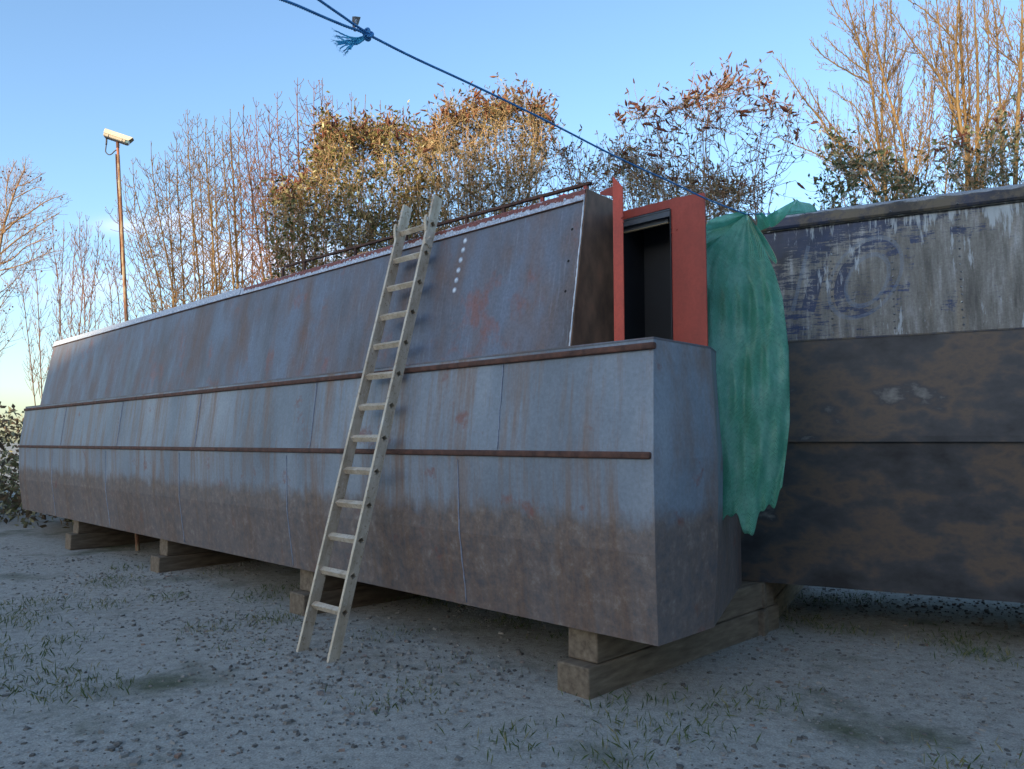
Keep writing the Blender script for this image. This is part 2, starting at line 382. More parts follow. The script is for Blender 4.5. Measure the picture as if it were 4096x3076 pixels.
tree('bare_tree', 'rightmost bare tree with a dark stem crossing diagonally, cut by the picture edge', 'tree', [
    ([(4060, 720), (4070, 500), (4085, 250), (4090, 100), (4086, -60)], 0.055),
    ([(3925, 690), (3960, 560), (4010, 440), (4060, 300), (4095, 215), (4130, 130)], 0.026),
    ([(4010, 720), (4006, 520), (3998, 330), (3985, 200), (3990, 120), (3960, -60)], 0.032, dict(dy=.3)),
    ([(3880, 650), (3950, 480), (4010, 420), (4060, 380), (4120, 350)], 0.014, LATR),
    ([(4050, 200), (4020, 120), (3990, 30), (3980, -40)], 0.012, LATR),
    ([(4120, 600), (4110, 300), (4108, 0)], 0.04, dict(dy=.6)),
    ([(3985, 180), (3940, 90), (3930, -40)], 0.010, LATR),
    ([(4085, 270), (4010, 220), (3950, 150), (3935, 60)], 0.010, LATR),
], M['bark_tan'], M['bark_tan'], 10.6, TREES, dict(kwR, Lmax=0.6), zmin=2.2)

# ---- left thicket of bare saplings
SAP = 'bare saplings left of the leafy shrubs'
kwL = dict(step=0.21, Lmax=1.05, Lk=0.55, ang=62, up=1.35, twig=0.36, tstep=0.24, twigr=0.0054, rb=.5)
def sapling(label, stems, mt, mw, Y, kw={}, group=SAP):
    sp = []
    for tx, ty, bx, r in stems:
        mid = (tx + (bx - tx) * 0.35 + random.uniform(-6, 6), ty + (1150 - ty) * 0.45)
        sp.append(([(bx, 1150), mid, (tx + random.uniform(-4, 4), ty + 120), (tx, ty)], r, dict(dy=random.uniform(-.8, .8))))
    return tree('bare_sapling', label, 'sapling', sp, mt, mw, Y, group, dict(kwL, **kw), zmin=2.6)
sapling('low bare sapling just right of the camera pole, leaning left', [(531, 633, 640, .022), (500, 716, 600, .016), (540, 760, 610, .014), (604, 563, 690, .024)], M['bark_olive'], M['bark_olive'], 15)
sapling('bare clumped sapling two places right of the camera pole', [(660, 600, 700, .02), (707, 535, 735, .026), (680, 640, 690, .018)], M['bark_olive'], M['bark_olive'], 15.5)
sapling('tall bare sapling with two leaders, fourth clump right of the pole', [(749, 436, 800, .028), (790, 457, 815, .022), (770, 560, 780, .018)], M['bark_tan'], M['bark_olive'], 15)
sapling('bare sapling left of the thickest tan stem in the thicket', [(824, 475, 865, .03), (857, 462, 880, .022), (840, 560, 850, .02)], M['bark_tan'], M['bark_olive'], 14.6)
sapling('bare sapling with the thickest tan trunk and a besom of shoots on top', [(921, 439, 952, .04), (889, 500, 935, .026), (956, 488, 970, .024)], M['bark_tan'], M['bark_olive'], 14.2)
sapling('reddish bare sapling right of the thickest tan trunk', [(974, 416, 1060, .026), (1025, 403, 1090, .022), (1000, 520, 1010, .018)], M['bark_red'], M['bark_red'], 13.6, dict(up=1.0, Lmax=1.1, ang=50))
sapling('reddish bare sapling left of the tallest red leader', [(1075, 423, 1115, .026), (1109, 367, 1170, .024), (1060, 560, 1070, .018)], M['bark_red'], M['bark_red'], 13.6, dict(up=1.0, Lmax=1.1))
sapling('tallest red stemmed sapling standing against the leafy shrub', [(1191, 310, 1225, .034), (1150, 480, 1180, .02)], M['bark_red'], M['bark_red'], 13.2, dict(up=.9, Lmax=1.1, step=.26))
sapling('red sapling whose top rises behind the leafy shrub left side', [(1256, 325, 1265, .024), (1290, 310, 1250, .024), (1330, 380, 1280, .018)], M['bark_red'], M['bark_red'], 13.6, dict(up=.9, step=.26))
sapling('thin sapling top showing above the middle of the leafy shrub', [(1405, 368, 1380, .02), (1462, 377, 1420, .02), (1521, 400, 1470, .014)], M['bark_red'], M['bark_red'], 13.8, dict(up=1.0, step=.3, Lmax=.6, Lk=.35))
sapling('thin sapling top showing above the right of the leafy shrub', [(1613, 423, 1590, .016), (1654, 453, 1600, .014)], M['bark_red'], M['bark_red'], 13.8, dict(up=1.0, step=.3, Lmax=.5, Lk=.3))
sapling('young bare tree behind, between the pole and the plane tree', [(318, 850, 335, .018), (348, 860, 330, .016), (395, 885, 370, .016), (300, 900, 290, .014)], M['bark_red'], M['bark_red'], 19, dict(step=.28, Lmax=.8, ang=35))
sapling('low twiggy sapling at the foot of the camera pole', [(410, 930, 440, .014), (440, 950, 470, .014), (470, 1010, 520, .012), (380, 1000, 380, .012)], M['bark_olive'], M['bark_red'], 18, dict(step=.28, Lmax=.9, ang=50))
# ---- plane tree with seed balls
kwP = dict(step=0.22, Lmax=1.6, Lk=0.8, ang=42, up=0.8, twig=0.5, tstep=0.17, twigr=0.0046, prob=.9, rb=.32)
PL = dict(kwP, ground=False)
pt, tips = tree('plane_tree', 'bare pale barked tree with dangling round seed balls at the left edge', 'tree', [
    ([(-15, 1090), (0, 981), (13, 911), (43, 812), (65, 745), (100, 682), (104, 625)], 0.07),
    ([(5, 940), (60, 885), (120, 850), (190, 800), (270, 775)], 0.026, PL),
    ([(-5, 1020), (60, 965), (110, 930), (180, 885), (240, 850)], 0.024, PL),
    ([(-10, 1060), (50, 1040), (100, 985), (170, 960), (225, 940)], 0.022, PL),
    ([(65, 745), (95, 740), (140, 715), (178, 690)], 0.016, PL),
    ([(30, 850), (20, 780), (40, 690), (66, 640)], 0.018, PL),
    ([(-40, 1090), (40, 1075), (110, 1050), (190, 1010), (260, 1000)], 0.022, PL),
    ([(-40, 1000), (-10, 930), (30, 900), (90, 870), (130, 860)], 0.022, PL),
    ([(0, 980), (-30, 880), (-10, 760), (0, 720)], 0.03, PL),
    ([(50, 800), (100, 770), (150, 745), (180, 760)], 0.016, PL),
], M['bark_pale'], M['bark_pale'], 21, None, kwP, zmin=3.2)
tp = [t for t in tips if t[0][2] > 4.5]
random.shuffle(tp)
def ball_mesh():
    bm = bmesh.new(); bmesh.ops.create_icosphere(bm, subdivisions=1, radius=0.026)
    me = bpy.data.meshes.new('seed_ball'); bm.to_mesh(me); bm.free(); me.materials.append(M['seed']); return me
bmsh = ball_mesh()
for p, d in tp[:98]:
    o = bpy.data.objects.new('seed_ball', bmsh); COL.objects.link(o); o.parent = pt
    o.location = Vector(p) - pt.location + Vector((random.uniform(-.02, .02), random.uniform(-.02, .02), -0.09 - random.random() * .05))
    o.scale = (1, 1, random.uniform(.9, 1.1))
sapling('bare sapling growing in front of the plane tree with seed balls', [(120, 900, 150, .018), (210, 860, 235, .02), (255, 880, 245, .018), (60, 1000, 90, .016)], M['bark_red'], M['bark_red'], 20, dict(step=.3, Lmax=.9, ang=40))

# ------------------------------------------------------------------ buddleia shrubs
def spike_geo(g, p, d, L, r, rnd):
    """knobbly seed head"""
    n = 8; t = np.linspace(0, 1, n); d = d / (np.linalg.norm(d) + 1e-9)
    bend = RG.normal(0, 0.12, 3)
    P = p + d * (t[:, None] * L) + bend * (t[:, None] ** 2) * L
    R = r * np.clip(np.sin(np.pi * np.clip(t * 0.8 + 0.2, 0, 1)) ** 0.8, 0.12, 1) * RG.uniform(0.72, 1.25, n)
    R[0] *= .5; R[-1] = r * .12
    g.tube(P, R, 5, rnd)
SPK = []
for k in range(4):
    gg = Geo(); spike_geo(gg, np.zeros(3), np.array([0, 0, 1.0]), 1.0, 0.105, 0.3 + .12 * k)
    for q in range(46):                                 # little seed capsules standing off the axis
        h = random.uniform(0.03, 0.93); a = random.random() * 6.28; rr = 0.105 * (1 - h * 0.55)
        c = np.array([math.cos(a) * rr, math.sin(a) * rr, h])
        gg.tube([c * [.5, .5, 1], c, c * [1.35, 1.35, 1] + [0, 0, .03]], [0.03, 0.036, .006], 3, random.random())
    gg.flush()
    me = bpy.data.meshes.new('flower_head'); me.from_pydata(np.concatenate(gg.v).tolist(), [], gg.f)
    a = me.attributes.new('rnd', 'FLOAT', 'FACE'); a.data.foreach_set('value', np.array(gg.r, dtype=np.float32)); me.update()
    SPK.append(me)

def leaves(g, C, D, L, Wd, rnd):
    """folded lance leaves: C base, D direction, L length"""
    n = len(C); D = D / (np.linalg.norm(D, axis=1, keepdims=True) + 1e-9)
    rnv = RG.normal(0, 1, (n, 3)); S = np.cross(D, rnv); S /= np.linalg.norm(S, axis=1, keepdims=True) + 1e-9
    Nn = np.cross(S, D); droop = np.array([0, 0, -1.0]) * L[:, None] * RG.uniform(0, .35, n)[:, None]
    b = C; tip = C + D * L[:, None] + droop; mid = C + D * L[:, None] * .45 + droop * .25
    l = mid + S * Wd[:, None] + Nn * Wd[:, None] * .35; r = mid - S * Wd[:, None] + Nn * Wd[:, None] * .35
    V = np.stack([b, l, tip, r, mid], 1).reshape(-1, 3); i = np.arange(n)[:, None] * 5
    Q = np.concatenate([i + np.array([[0, 1, 2, 4]]), i + np.array([[0, 4, 2, 3]])], 0)
    g.quads(V, Q, np.concatenate([rnd, rnd]))

def shrub(name, label, outline, bases, Y, dY, nstem, nleaf, mstem, mleaf, mspk, group, leafL=(.05, .10), spk=(.08, .17), nspk=300,
          fill=0.72, r0=0.010, side=5, topw=0.5, fade=0.0, strag=26, prim=.12, spread=True, up=0.45, leafw=.17, sidelen=1.0):
    """outline: [(px,ytop,ybottom)...] of the crown in source pixels; stems fan out of the base points to targets spread through it"""
    ox = np.array([o[0] for o in outline], float); ot = np.array([o[1] for o in outline], float); ob = np.array([o[2] for o in outline], float)
    gs = Geo(); gl = Geo(); heads = []
    LC, LD = [], []
    base0 = atz(bases[0], 2300, 0)  # placeholder, replaced below
    Bs = [np.array([(bx - CX) / F * (Y + oy), Y + oy, 0.0]) for bx, oy in [(b, random.uniform(-dY * .5, dY * .5)) for b in bases]]
    wts = np.clip(ob - ot, 10, None); wts = np.interp(np.linspace(ox[0], ox[-1], 200), ox, wts); wts /= wts.sum()
    xs_ = np.linspace(ox[0], ox[-1], 200)
    stems_ = []; nprim = max(6, int(nstem * prim))
    for k in range(nstem):
        px = RG.choice(xs_, p=wts) + RG.normal(0, 4); px = min(max(px, ox[0]), ox[-1])
        yt = np.interp(px, ox, ot); yb = np.interp(px, ox, ob)
        tt = RG.random() ** (1 + topw) * fill if RG.random() > .3 else RG.random() * .06
        if k < nprim: tt *= .5
        py = yt + (yb - yt) * tt
        if tt < .06: py += min(0, RG.normal(0, strag)) + strag * .35
        T = at(px, py, Y + RG.uniform(-dY, dY) * (1 - .5 * (tt < .06)))
        start = None
        if k >= nprim:                                   # fork off an existing stem below the target
            best = 1e9
            for q in RG.integers(0, len(stems_), 14):
                Pq = stems_[q]; iq = int(RG.integers(3, 10)); d_ = T - Pq[iq]
                if d_[2] < .10: continue
                c_ = np.linalg.norm(d_) + 1.0 * math.hypot(d_[0], d_[1]) * (1 if spread else 2) + abs(np.linalg.norm(d_) - .8) * .6
                if c_ < best: best = c_; start = (Pq[iq], Pq[iq + 1] - Pq[iq - 1])
        if start is None:
            B = Bs[int(np.argmin([abs(b[0] - T[0]) + RG.random() * 1.6 for b in Bs]))] + RG.normal(0, .12, 3) * [1, 1, 0]
            c1 = B + (T - B) * [.2, .2, up]; c2 = B + (T - B) * [.62, .62, .80]; w_ = .05; rs = r0 * random.uniform(.7, 1.4)
        else:
            B = start[0]; T0 = start[1] / (np.linalg.norm(start[1]) + 1e-9); Ld = np.linalg.norm(T - B)
            c1 = B + (T0 + RG.normal(0, .35, 3)) * Ld * .35; c2 = T + (RG.normal(0, .28, 3) - [0, 0, .35]) * Ld * .45; w_ = .03; rs = max(.003, min(r0 * .55, .0035 + Ld * .0025))
        t = np.linspace(0, 1, 12)[:, None]
        P = (1 - t) ** 3 * B + 3 * (1 - t) ** 2 * t * c1 + 3 * (1 - t) * t ** 2 * c2 + t ** 3 * T
        ww = np.cumsum(RG.normal(0, w_ * .5, (12, 3)), 0); ww -= ww[0] + (ww[-1] - ww[0]) * t; P = P + ww
        stems_.append(P)
        gs.tube(P, np.linspace(rs, .0024, 12), 4)
        heads.append((P[-1], P[-1] - P[-2], RG.uniform(*spk), py - yt))
        for j in range(side):                            # side shoots, a pair of leaves and a small head on each
            f = RG.uniform(.25, .97); q = f * 11; i = int(q); p = P[i] + (P[min(i + 1, 11)] - P[i]) * (q - i)
            d = (P[min(i + 1, 11)] - P[i]); d = d / (np.linalg.norm(d) + 1e-9) * .7 + RG.normal(0, .75, 3)
            Ls = RG.uniform(.12, .45) * (1.3 - f * .6) * sidelen; S = curve(p, d, Ls, 5, .5, .12)
            scr = S[-1]
            gs.tube(S, np.linspace(.0038, .0018, 5), 3)
            LC += [S[m_] for m_ in (1, 2, 3, 4, 4)]; LD += [RG.normal(0, 1, 3) + [0, 0, .1] for _ in range(5)]
            if RG.random() < .55: heads.append((S[-1], S[-1] - S[-2], RG.uniform(*spk) * .65, (py - yt) + 60 * (1 - f)))
        for j in range(6):
            f = RG.uniform(.55, 1); q = f * 11; i = min(int(q), 10); LC.append(P[i] + (P[i + 1] - P[i]) * (q - i)); LD.append(RG.normal(0, 1, 3))
    LC = np.array(LC); LD = np.array(LD); idx = RG.permutation(len(LC))
    if nleaf < len(idx): idx = idx[:nleaf]
    LC = LC[idx]; LD = LD[idx]; n_ = len(idx)
    LL = RG.uniform(*leafL, n_); leaves(gl, LC, LD, LL, LL * leafw * RG.uniform(.7, 1.3, n_), RG.random(n_))
    e = empty(name, Bs[0].tolist()); tag(e, label, 'shrub', group)
    off = (-Bs[0][0], -Bs[0][1], 0)
    o = gs.build('stems', mstem, e); o.location = off
    o = gl.build('foliage', mleaf, e, False); o.location = off; o['kind'] = 'stuff'
    heads.sort(key=lambda h: h[3] + random.uniform(0, 40)); heads = heads[:nspk]
    gh = Geo()
    for i, (p, d, L, _) in enumerate(heads):
        d = d / (np.linalg.norm(d) + 1e-9) + RG.normal(0, .55, 3) + [0, 0, -.15]
        if i < 90:
            o = bpy.data.objects.new('flower_head', SPK[i % 4]); COL.objects.link(o); o.parent = e
            if not SPK[i % 4].materials: SPK[i % 4].materials.append(mspk)
            o.material_slots[0].link = 'OBJECT'; o.material_slots[0].material = mspk
            o.location = Vector(p) + Vector(off); o.scale = (L * random.uniform(.8, 1.1),) * 2 + (L,)
            o.rotation_mode = 'QUATERNION'; o.rotation_quaternion = Vector(d).to_track_quat('Z', 'Y')
        else:
            spike_geo(gh, p, d, L, L * .13, random.random())
    if gh.tubes:
        o = gh.build('flower_heads', mspk, e); o.location = off; o['kind'] = 'stuff'
    return e

SHR = 'seeded shrubs growing behind the boats'
shrub('shrub', 'dense leafy shrub with golden top and dark lower half behind the ladder', [
    (1075, 830, 1180), (1110, 740, 1180), (1150, 750, 1180), (1190, 720, 1180), (1225, 680, 1160), (1270, 590, 1150), (1306, 470, 1150), (1340, 520, 1140), (1400, 535, 1130), (1470, 500, 1120),
    (1530, 530, 1100), (1552, 465, 1100), (1600, 535, 1080), (1650, 515, 1070), (1700, 550, 1060), (1760, 540, 1050)],
    [1250, 1420, 1600], 11.6, .9, 520, 13500, M['shrub_stem'], M['leaf_green'], M['spike_brown'], SHR, nspk=900, leafL=(.035, .10), fill=.97, topw=-.1, side=8, leafw=.22, spk=(.07, .16), r0=.012)
shrub('shrub', 'straw coloured twiggy shrub right of the ladder, rust seed heads all along its top', [
    (1690, 580, 1060), (1735, 520, 1040), (1775, 425, 1010), (1850, 470, 1000), (1920, 400, 980), (1960, 430, 970), (2045, 385, 950), (2090, 420, 930), (2150, 410, 900), (2190, 440, 900), (2215, 520, 900)],
    [1900, 2030], 10.8, .8, 430, 8500, M['shrub_straw'], M['leaf_straw'], M['spike_rust'], SHR, nspk=520, leafL=(.04, .085), fill=.97, topw=.1, side=6, spk=(.07, .18), r0=.010, strag=34)
shrub('shrub', 'sparse small shrub above the near end of the steel cabin', [
    (2190, 640, 930), (2230, 560, 900), (2290, 600, 900), (2330, 560, 900), (2370, 640, 900), (2410, 600, 900), (2450, 560, 900), (2500, 620, 900)],
    [2300, 2420], 9.6, .5, 60, 900, M['shrub_dark'], M['leaf_dark'], M['spike_brown'], SHR, nspk=120, leafL=(.03, .07), fill=.8, side=4, spk=(.05, .10), r0=.008)
shrub('shrub', 'open dark stemmed shrub with big seed heads right of the rope, above the red door', [
    (2455, 470, 900), (2480, 440, 900), (2560, 400, 880), (2640, 470, 880), (2700, 430, 880), (2760, 385, 880), (2805, 330, 880), (2850, 370, 880), (2900, 290, 880), (2960, 330, 880), (3030, 330, 880), (3080, 330, 880), (3120, 420, 880), (3160, 420, 880), (3190, 560, 880)],
    [2760, 2900, 3000], 9.4, .9, 150, 1900, M['shrub_dark'], M['leaf_dark'], M['spike_brown'], SHR, nspk=330, strag=34, leafL=(.035, .075), fill=.9, side=5, spk=(.075, .17), r0=.016, topw=-.1, up=.5, prim=.09)
shrub('shrub', 'low dense brown shrub tucked between the red door frame and the rope', [
    (2440, 700, 960), (2500, 640, 960), (2580, 620, 960), (2660, 690, 960), (2750, 720, 960), (2850, 700, 960), (2920, 720, 960), (3000, 740, 960)],
    [2560, 2700, 2850], 9.0, .5, 170, 3000, M['shrub_stem'], M['leaf_dark'], M['spike_brown'], SHR, nspk=160, leafL=(.03, .07), fill=.95, side=6, spk=(.05, .10), r0=.007)
shrub('shrub', 'grey green leafy shrub under the left tall tree, just above the blue boat roof', [
    (3250, 780, 900), (3290, 620, 880), (3340, 540, 880), (3400, 620, 870), (3460, 650, 860), (3520, 650, 860), (3590, 650, 850), (3650, 720, 850), (3720, 740, 840)],
    [3450, 3560], 10.2, .6, 75, 1250, M['shrub_stem'], M['leaf_grey'], M['spike_brown'], SHR, nspk=60, leafL=(.05, .12), fill=.9, side=6, spk=(.07, .14), leafw=.22)
shrub('shrub', 'grey green leafy shrub under the rightmost trees with a few dark seed heads', [
    (3720, 640, 830), (3770, 560, 820), (3850, 570, 820), (3920, 590, 810), (4000, 450, 800), (4060, 420, 790), (4110, 520, 790)],
    [3820, 3980], 9.9, .6, 70, 900, M['shrub_stem'], M['leaf_grey'], M['spike_brown'], SHR, nspk=70, leafL=(.05, .11), fill=.95, topw=-.3, side=6, spk=(.08, .16), leafw=.2)

# ------------------------------------------------------------------ steel cabin boat (left)
HZ = 3.36
A = atz(2344, 755, HZ); B_ = atz(1400, 1028, HZ)
u = (A - B_); u[2] = 0; u /= np.linalg.norm(u); nrm = np.array([-u[1], u[0], 0])
ANG = math.atan2(u[1], u[0])
def lp(P): d = np.asarray(P) - np.array([A[0], A[1], 0]); return np.array([d @ u, d @ nrm, d[2]])
def hy(px, py, y): return lp(hit(px, py, A + nrm * y, nrm))
def hx(px, py, x): return lp(hit(px, py, A + u * x, u))
boat = empty('narrowboat', (A[0], A[1], 0), ANG)
tag(boat, 'bare steel narrowboat with riveted cabin side and red oxide doorway under the ladder', 'narrowboat')
TH = 0.164                                   # tumblehome of the cabin side
X0 = -12.0
# steel plate material
m, nt, b = new_mat('steel_plate'); n = N(nt)
fA = n.noise(n.coord((1, 1, .35)), 1.6, 7, .62); fB = n.noise(n.coord((1.7, 1, .6)), 2.1, 7, .62); fC = n.noise(n.coord((14, 1, .9)), 3, 5, .7); fD = n.noise(n.coord(), 46, 4, .7)
c = n.ramp(fA, [(.30, (.10, .085, .088)), (.44, (.13, .135, .165)), (.60, (.15, .175, .23)), (.75, (.12, .10, .105))])
c = n.mix(n.ramp(fB, [(.46, 0.0), (.66, .6)]), c, (.19, .125, .10))
c = n.mix(n.ramp(fC, [(.56, 0.0), (.74, .4)]), c, (.30, .34, .40))
c = n.mix(n.ramp(n.noise(n.coord((1, 1, .7), (3, 1, 8)), 3.1, 6, .7), [(.57, 0.0), (.68, .55)]), c, (.27, .09, .06))
c = n.mix(.55, c, n.ramp(fD, [(.25, .55), (.75, 1.35)]), 'MULTIPLY')
n.to(c, b.inputs['Base Color']); n.to(n.ramp(fB, [(.3, .42), (.7, .7)]), b.inputs['Roughness'])
b.inputs['Metallic'].default_value = .15; n.bump(b, n.mix(.6, fD, fA), .35, .004)
M['steel'] = m
# flange: red oxide over chalky white
m, nt, b = new_mat('flange_paint'); n = N(nt)
xyz = n.xyz(n.coord()); zt = n.math('DIVIDE', n.math('SUBTRACT', xyz[2], HZ - .085), .085)
f = n.noise(n.coord((9, 9, 7)), 2.2, 6, .7); f2 = n.noise(n.coord(), 70, 4, .75); f5 = n.noise(n.coord((1, 1, 1)), 1.7, 3)
msk = n.math('ADD', n.math('MULTIPLY', n.math('SUBTRACT', 1.0, n.math('ABSOLUTE', n.math('SUBTRACT', n.math('MULTIPLY', zt, 1.8), 1.32))), .40), n.math('ADD', n.math('MULTIPLY', f, .75), n.math('MULTIPLY', f5, .25)))
redm = n.ramp(msk, [(.68, 0.0), (.74, 1.0)])
leftm = n.ramp(n.math('ADD', xyz[0], 5.0), [(.02, 0.0), (.06, 1.0)])
white = n.ramp(f2, [(.33, (.20, .24, .32)), (.5, (.42, .47, .56)), (.62, (.66, .71, .80))])
red = n.ramp(f2, [(.3, (.10, .035, .03)), (.55, (.22, .06, .045)), (.75, (.30, .11, .085))])
c = n.mix(n.math('MULTIPLY', redm, leftm), white, red)
n.to(c, b.inputs['Base Color']); b.inputs['Roughness'].default_value = .6; n.bump(b, f2, .3, .003)
M['flange'] = m
def oxide(name, k=1.0, sc=4):
    m, nt, b = new_mat(name); n = N(nt)
    f = n.noise(n.coord((1.5, 1.5, .6)), sc, 6, .65); f2 = n.noise(n.coord(), 60, 3)
    c = n.ramp(f, [(.3, (.25 * k, .034 * k, .020 * k)), (.55, (.33 * k, .044 * k, .025 * k)), (.75, (.40 * k, .06 * k, .034 * k))])
    d = n.ramp(n.noise(n.coord((5, 5, .6), (2, 0, 0)), 3, 5, .7), [(.68, 0.0), (.76, .5)])
    c = n.mix(d, c, (.16, .05, .035)); c = n.mix(.35, c, n.ramp(f2, [(.3, .7), (.7, 1.25)]), 'MULTIPLY')
    n.to(c, b.inputs['Base Color']); b.inputs['Roughness'].default_value = .55; n.bump(b, f2, .15, .002); return m
M['oxide'] = oxide('red_oxide'); M['oxide_lit'] = oxide('red_oxide_lit', 1.6)  # second one is a lit copy: light on the post put into its red
M['return'] = simple('brown_scale', [(.30, (.075, .045, .03)), (.46, (.13, .075, .045)), (.60, (.20, .11, .066)), (.75, (.27, .13, .075))], 4.2, .6, stretch=(1, 1.5, .8), detail=8)
M['weld'] = simple('bright_weld', [(.3, (.55, .6, .66)), (.7, (.85, .88, .92))], 30, .45)
M['plug'] = simple('ground_rivet', [(.3, (.40, .47, .56)), (.7, (.72, .78, .86))], 40, .4, .2)
M['plug_ring'] = simple('ground_ring', [(.3, (.20, .23, .30)), (.7, (.32, .36, .44))], 40, .5)
M['rust'] = simple('rusty_bar', [(.3, (.045, .020, .014)), (.55, (.10, .045, .03)), (.8, (.17, .07, .045))], 14, .8)
M['black'] = simple('dark_hole', [(.3, (.008, .008, .008)), (.7, (.015, .015, .015))], 10, .9)
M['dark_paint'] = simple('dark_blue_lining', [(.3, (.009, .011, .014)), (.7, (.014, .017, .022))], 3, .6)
M['track'] = simple('grey_track', [(.3, (.05, .06, .075)), (.7, (.09, .10, .12))], 8, .4, .3)
M['brass'] = simple('pale_lip', [(.3, (.30, .24, .14)), (.7, (.42, .34, .2))], 20, .5)
M['hull_black'] = simple('hull_blacking', [(.34, (.022, .022, .024)), (.48, (.055, .055, .058)), (.56, (.12, .085, .06)), (.64, (.05, .05, .055)), (.72, (.22, .21, .19))], 1.8, .6, stretch=(1, 1, 1.6), detail=12, bump=.5)

ZS = HZ - .078; ZG = 2.22
def side_y(z): return -TH * (HZ - z)
# side plate: polygon in (y,z) extruded along x, split in x for noise free shading
g = Geo(); g.prism([(side_y(ZG), ZG), (side_y(ZS + .01), ZS + .01), (side_y(ZS) + .012, ZS + .01), (side_y(ZG) + .012, ZG)], 0, X0, -.004)
side = g.build('cabin_side', M['steel'], boat, False)
# flange strip proud of the side, thin folded ledge on top; a separate cap west of x=-5
g = Geo(); g.prism([(side_y(HZ - .080) - .010, HZ - .080), (side_y(HZ) - .008, HZ - .004), (.004, HZ), (.03, HZ), (.03, HZ - .01), (side_y(HZ - .08) + .002, HZ - .078)], 0, -5.02, 0)
g.build('top_flange', M['flange'], boat, False)
g = Geo(); g.prism([(side_y(HZ - .075) - .014, HZ - .075), (-.010, HZ + .004), (.03, HZ + .006), (.03, HZ - .01), (side_y(HZ - .075) + .002, HZ - .075)], 0, X0, -5.03)
g.build('top_flange', M['flange'], boat, False)
g = Geo(); g.box((X0, side_y(HZ - .088) - .014, HZ - .089), (-.006, side_y(HZ - .088) + .006, HZ - .083)); g.build('seam_strip', M['rust'], boat, False)
# rivets on the flange
gr = Geo()
def dome(g, c, nv, r, h, rnd=.5, seg=8):
    nv = np.array(nv, float); nv /= np.linalg.norm(nv); x = np.cross(nv, [0.1, .2, .97]); x /= np.linalg.norm(x); y = np.cross(nv, x)
    V = []; 
    for rr, hh in ((1, 0), (.85, .55), (.5, .9)):
        for k in range(seg):
            a = 2 * math.pi * k / seg; V.append(c + (x * math.cos(a) + y * math.sin(a)) * r * rr + nv * h * hh)
    V.append(c + nv * h); n0 = seg
    fs = [(j * n0 + k, j * n0 + (k + 1) % n0, (j + 1) * n0 + (k + 1) % n0, (j + 1) * n0 + k) for j in (0, 1) for k in range(n0)] + [(2 * n0 + k, 2 * n0 + (k + 1) % n0, 3 * n0) for k in range(n0)]
    g.add(V, fs, rnd)
onrm = np.array([0, -1, .164]); xx = -.10; gw = Geo()
while xx > -4.95:
    zz = HZ - .038; (gw if random.random() < .22 else gr).__class__
    dome(gw if random.random() < .22 else gr, np.array([xx, side_y(zz) - .008, zz + random.uniform(-.003, .003)]), onrm, .0115, .007)
    xx -= .0815 * random.uniform(.93, 1.07)
o = gr.build('flange_rivets', simple('rivet_red', [(.4, (.20, .055, .04)), (.58, (.30, .12, .10)), (.66, (.62, .66, .72))], 55, .45), boat); o['kind'] = 'stuff'
o = gw.build('ground_rivets', M['plug'], boat); o['kind'] = 'stuff'
# column of ground plug welds on the side, drill holes
for px, py in [(1861, 963), (1853, 1000), (1843, 1040), (1834, 1081), (1826, 1121), (1818, 1161)]:
    P = hit(px, py, A + nrm * side_y(3.0), nrm); l = lp(P)
    for _ in range(3):
        l = hy(px, py, side_y(l[2]))
    g = Geo(); dome(g, np.array([l[0], l[1] - .0015, l[2]]), onrm, .026, .0015, seg=14); ring = g.build('rivet_ring', M['plug_ring'], boat)
    g = Geo(); dome(g, np.array([l[0], l[1] - .003, l[2]]), onrm, .0165, .003, seg=14); g.build('plug_rivet', M['plug'], boat)
for px, py in [(2289, 917), (2274, 1044), (2262, 1165)]:
    l = hy(px, py, 0)
    for _ in range(4): l = hy(px, py, side_y(l[2]))
    g = Geo(); dome(g, np.array([l[0], l[1] - .001, l[2]]), onrm, .0105, .001, seg=12); g.build('drill_hole', M['black'], boat)
# bright weld down the corner
g = Geo(); zs = np.linspace(ZS, ZG, 40)
g.tube(np.array([[-.004 + random.uniform(-.0015, .0015), side_y(z) - .002, z] for z in zs]), RG.uniform(.0035, .0068, 40), 5); g.build('corner_weld', M['weld'], boat)
# return plate
g = Geo()
g.prism([(side_y(ZG), ZG), (0.0, HZ - .002), (.345, HZ - .016), (.345, ZG)], 0, .0, .01)
g.build('return_plate', M['return'], boat, False)
# roof with camber
g = Geo(); ys_ = np.linspace(.03, 2.0, 13); prof = [(y, HZ - .006 + .07 * math.sin(math.pi * (y - .03) / 1.97)) for y in ys_]
g.prism(prof + [(2.0, HZ - .04), (.03, HZ - .04)], 0, X0, -.7); g.build('roof', M['rust'], boat, False)
g = Geo(); g.box((-.699, .031, HZ - .09), (-.005, 1.999, HZ - .075)); g.build('roof_well', M['rust'], boat, False)
g = Geo(); g.box((X0, 2.0, ZG), (.0, 2.01, HZ - .095)); g.build('cabin_side', M['steel'], boat, False)
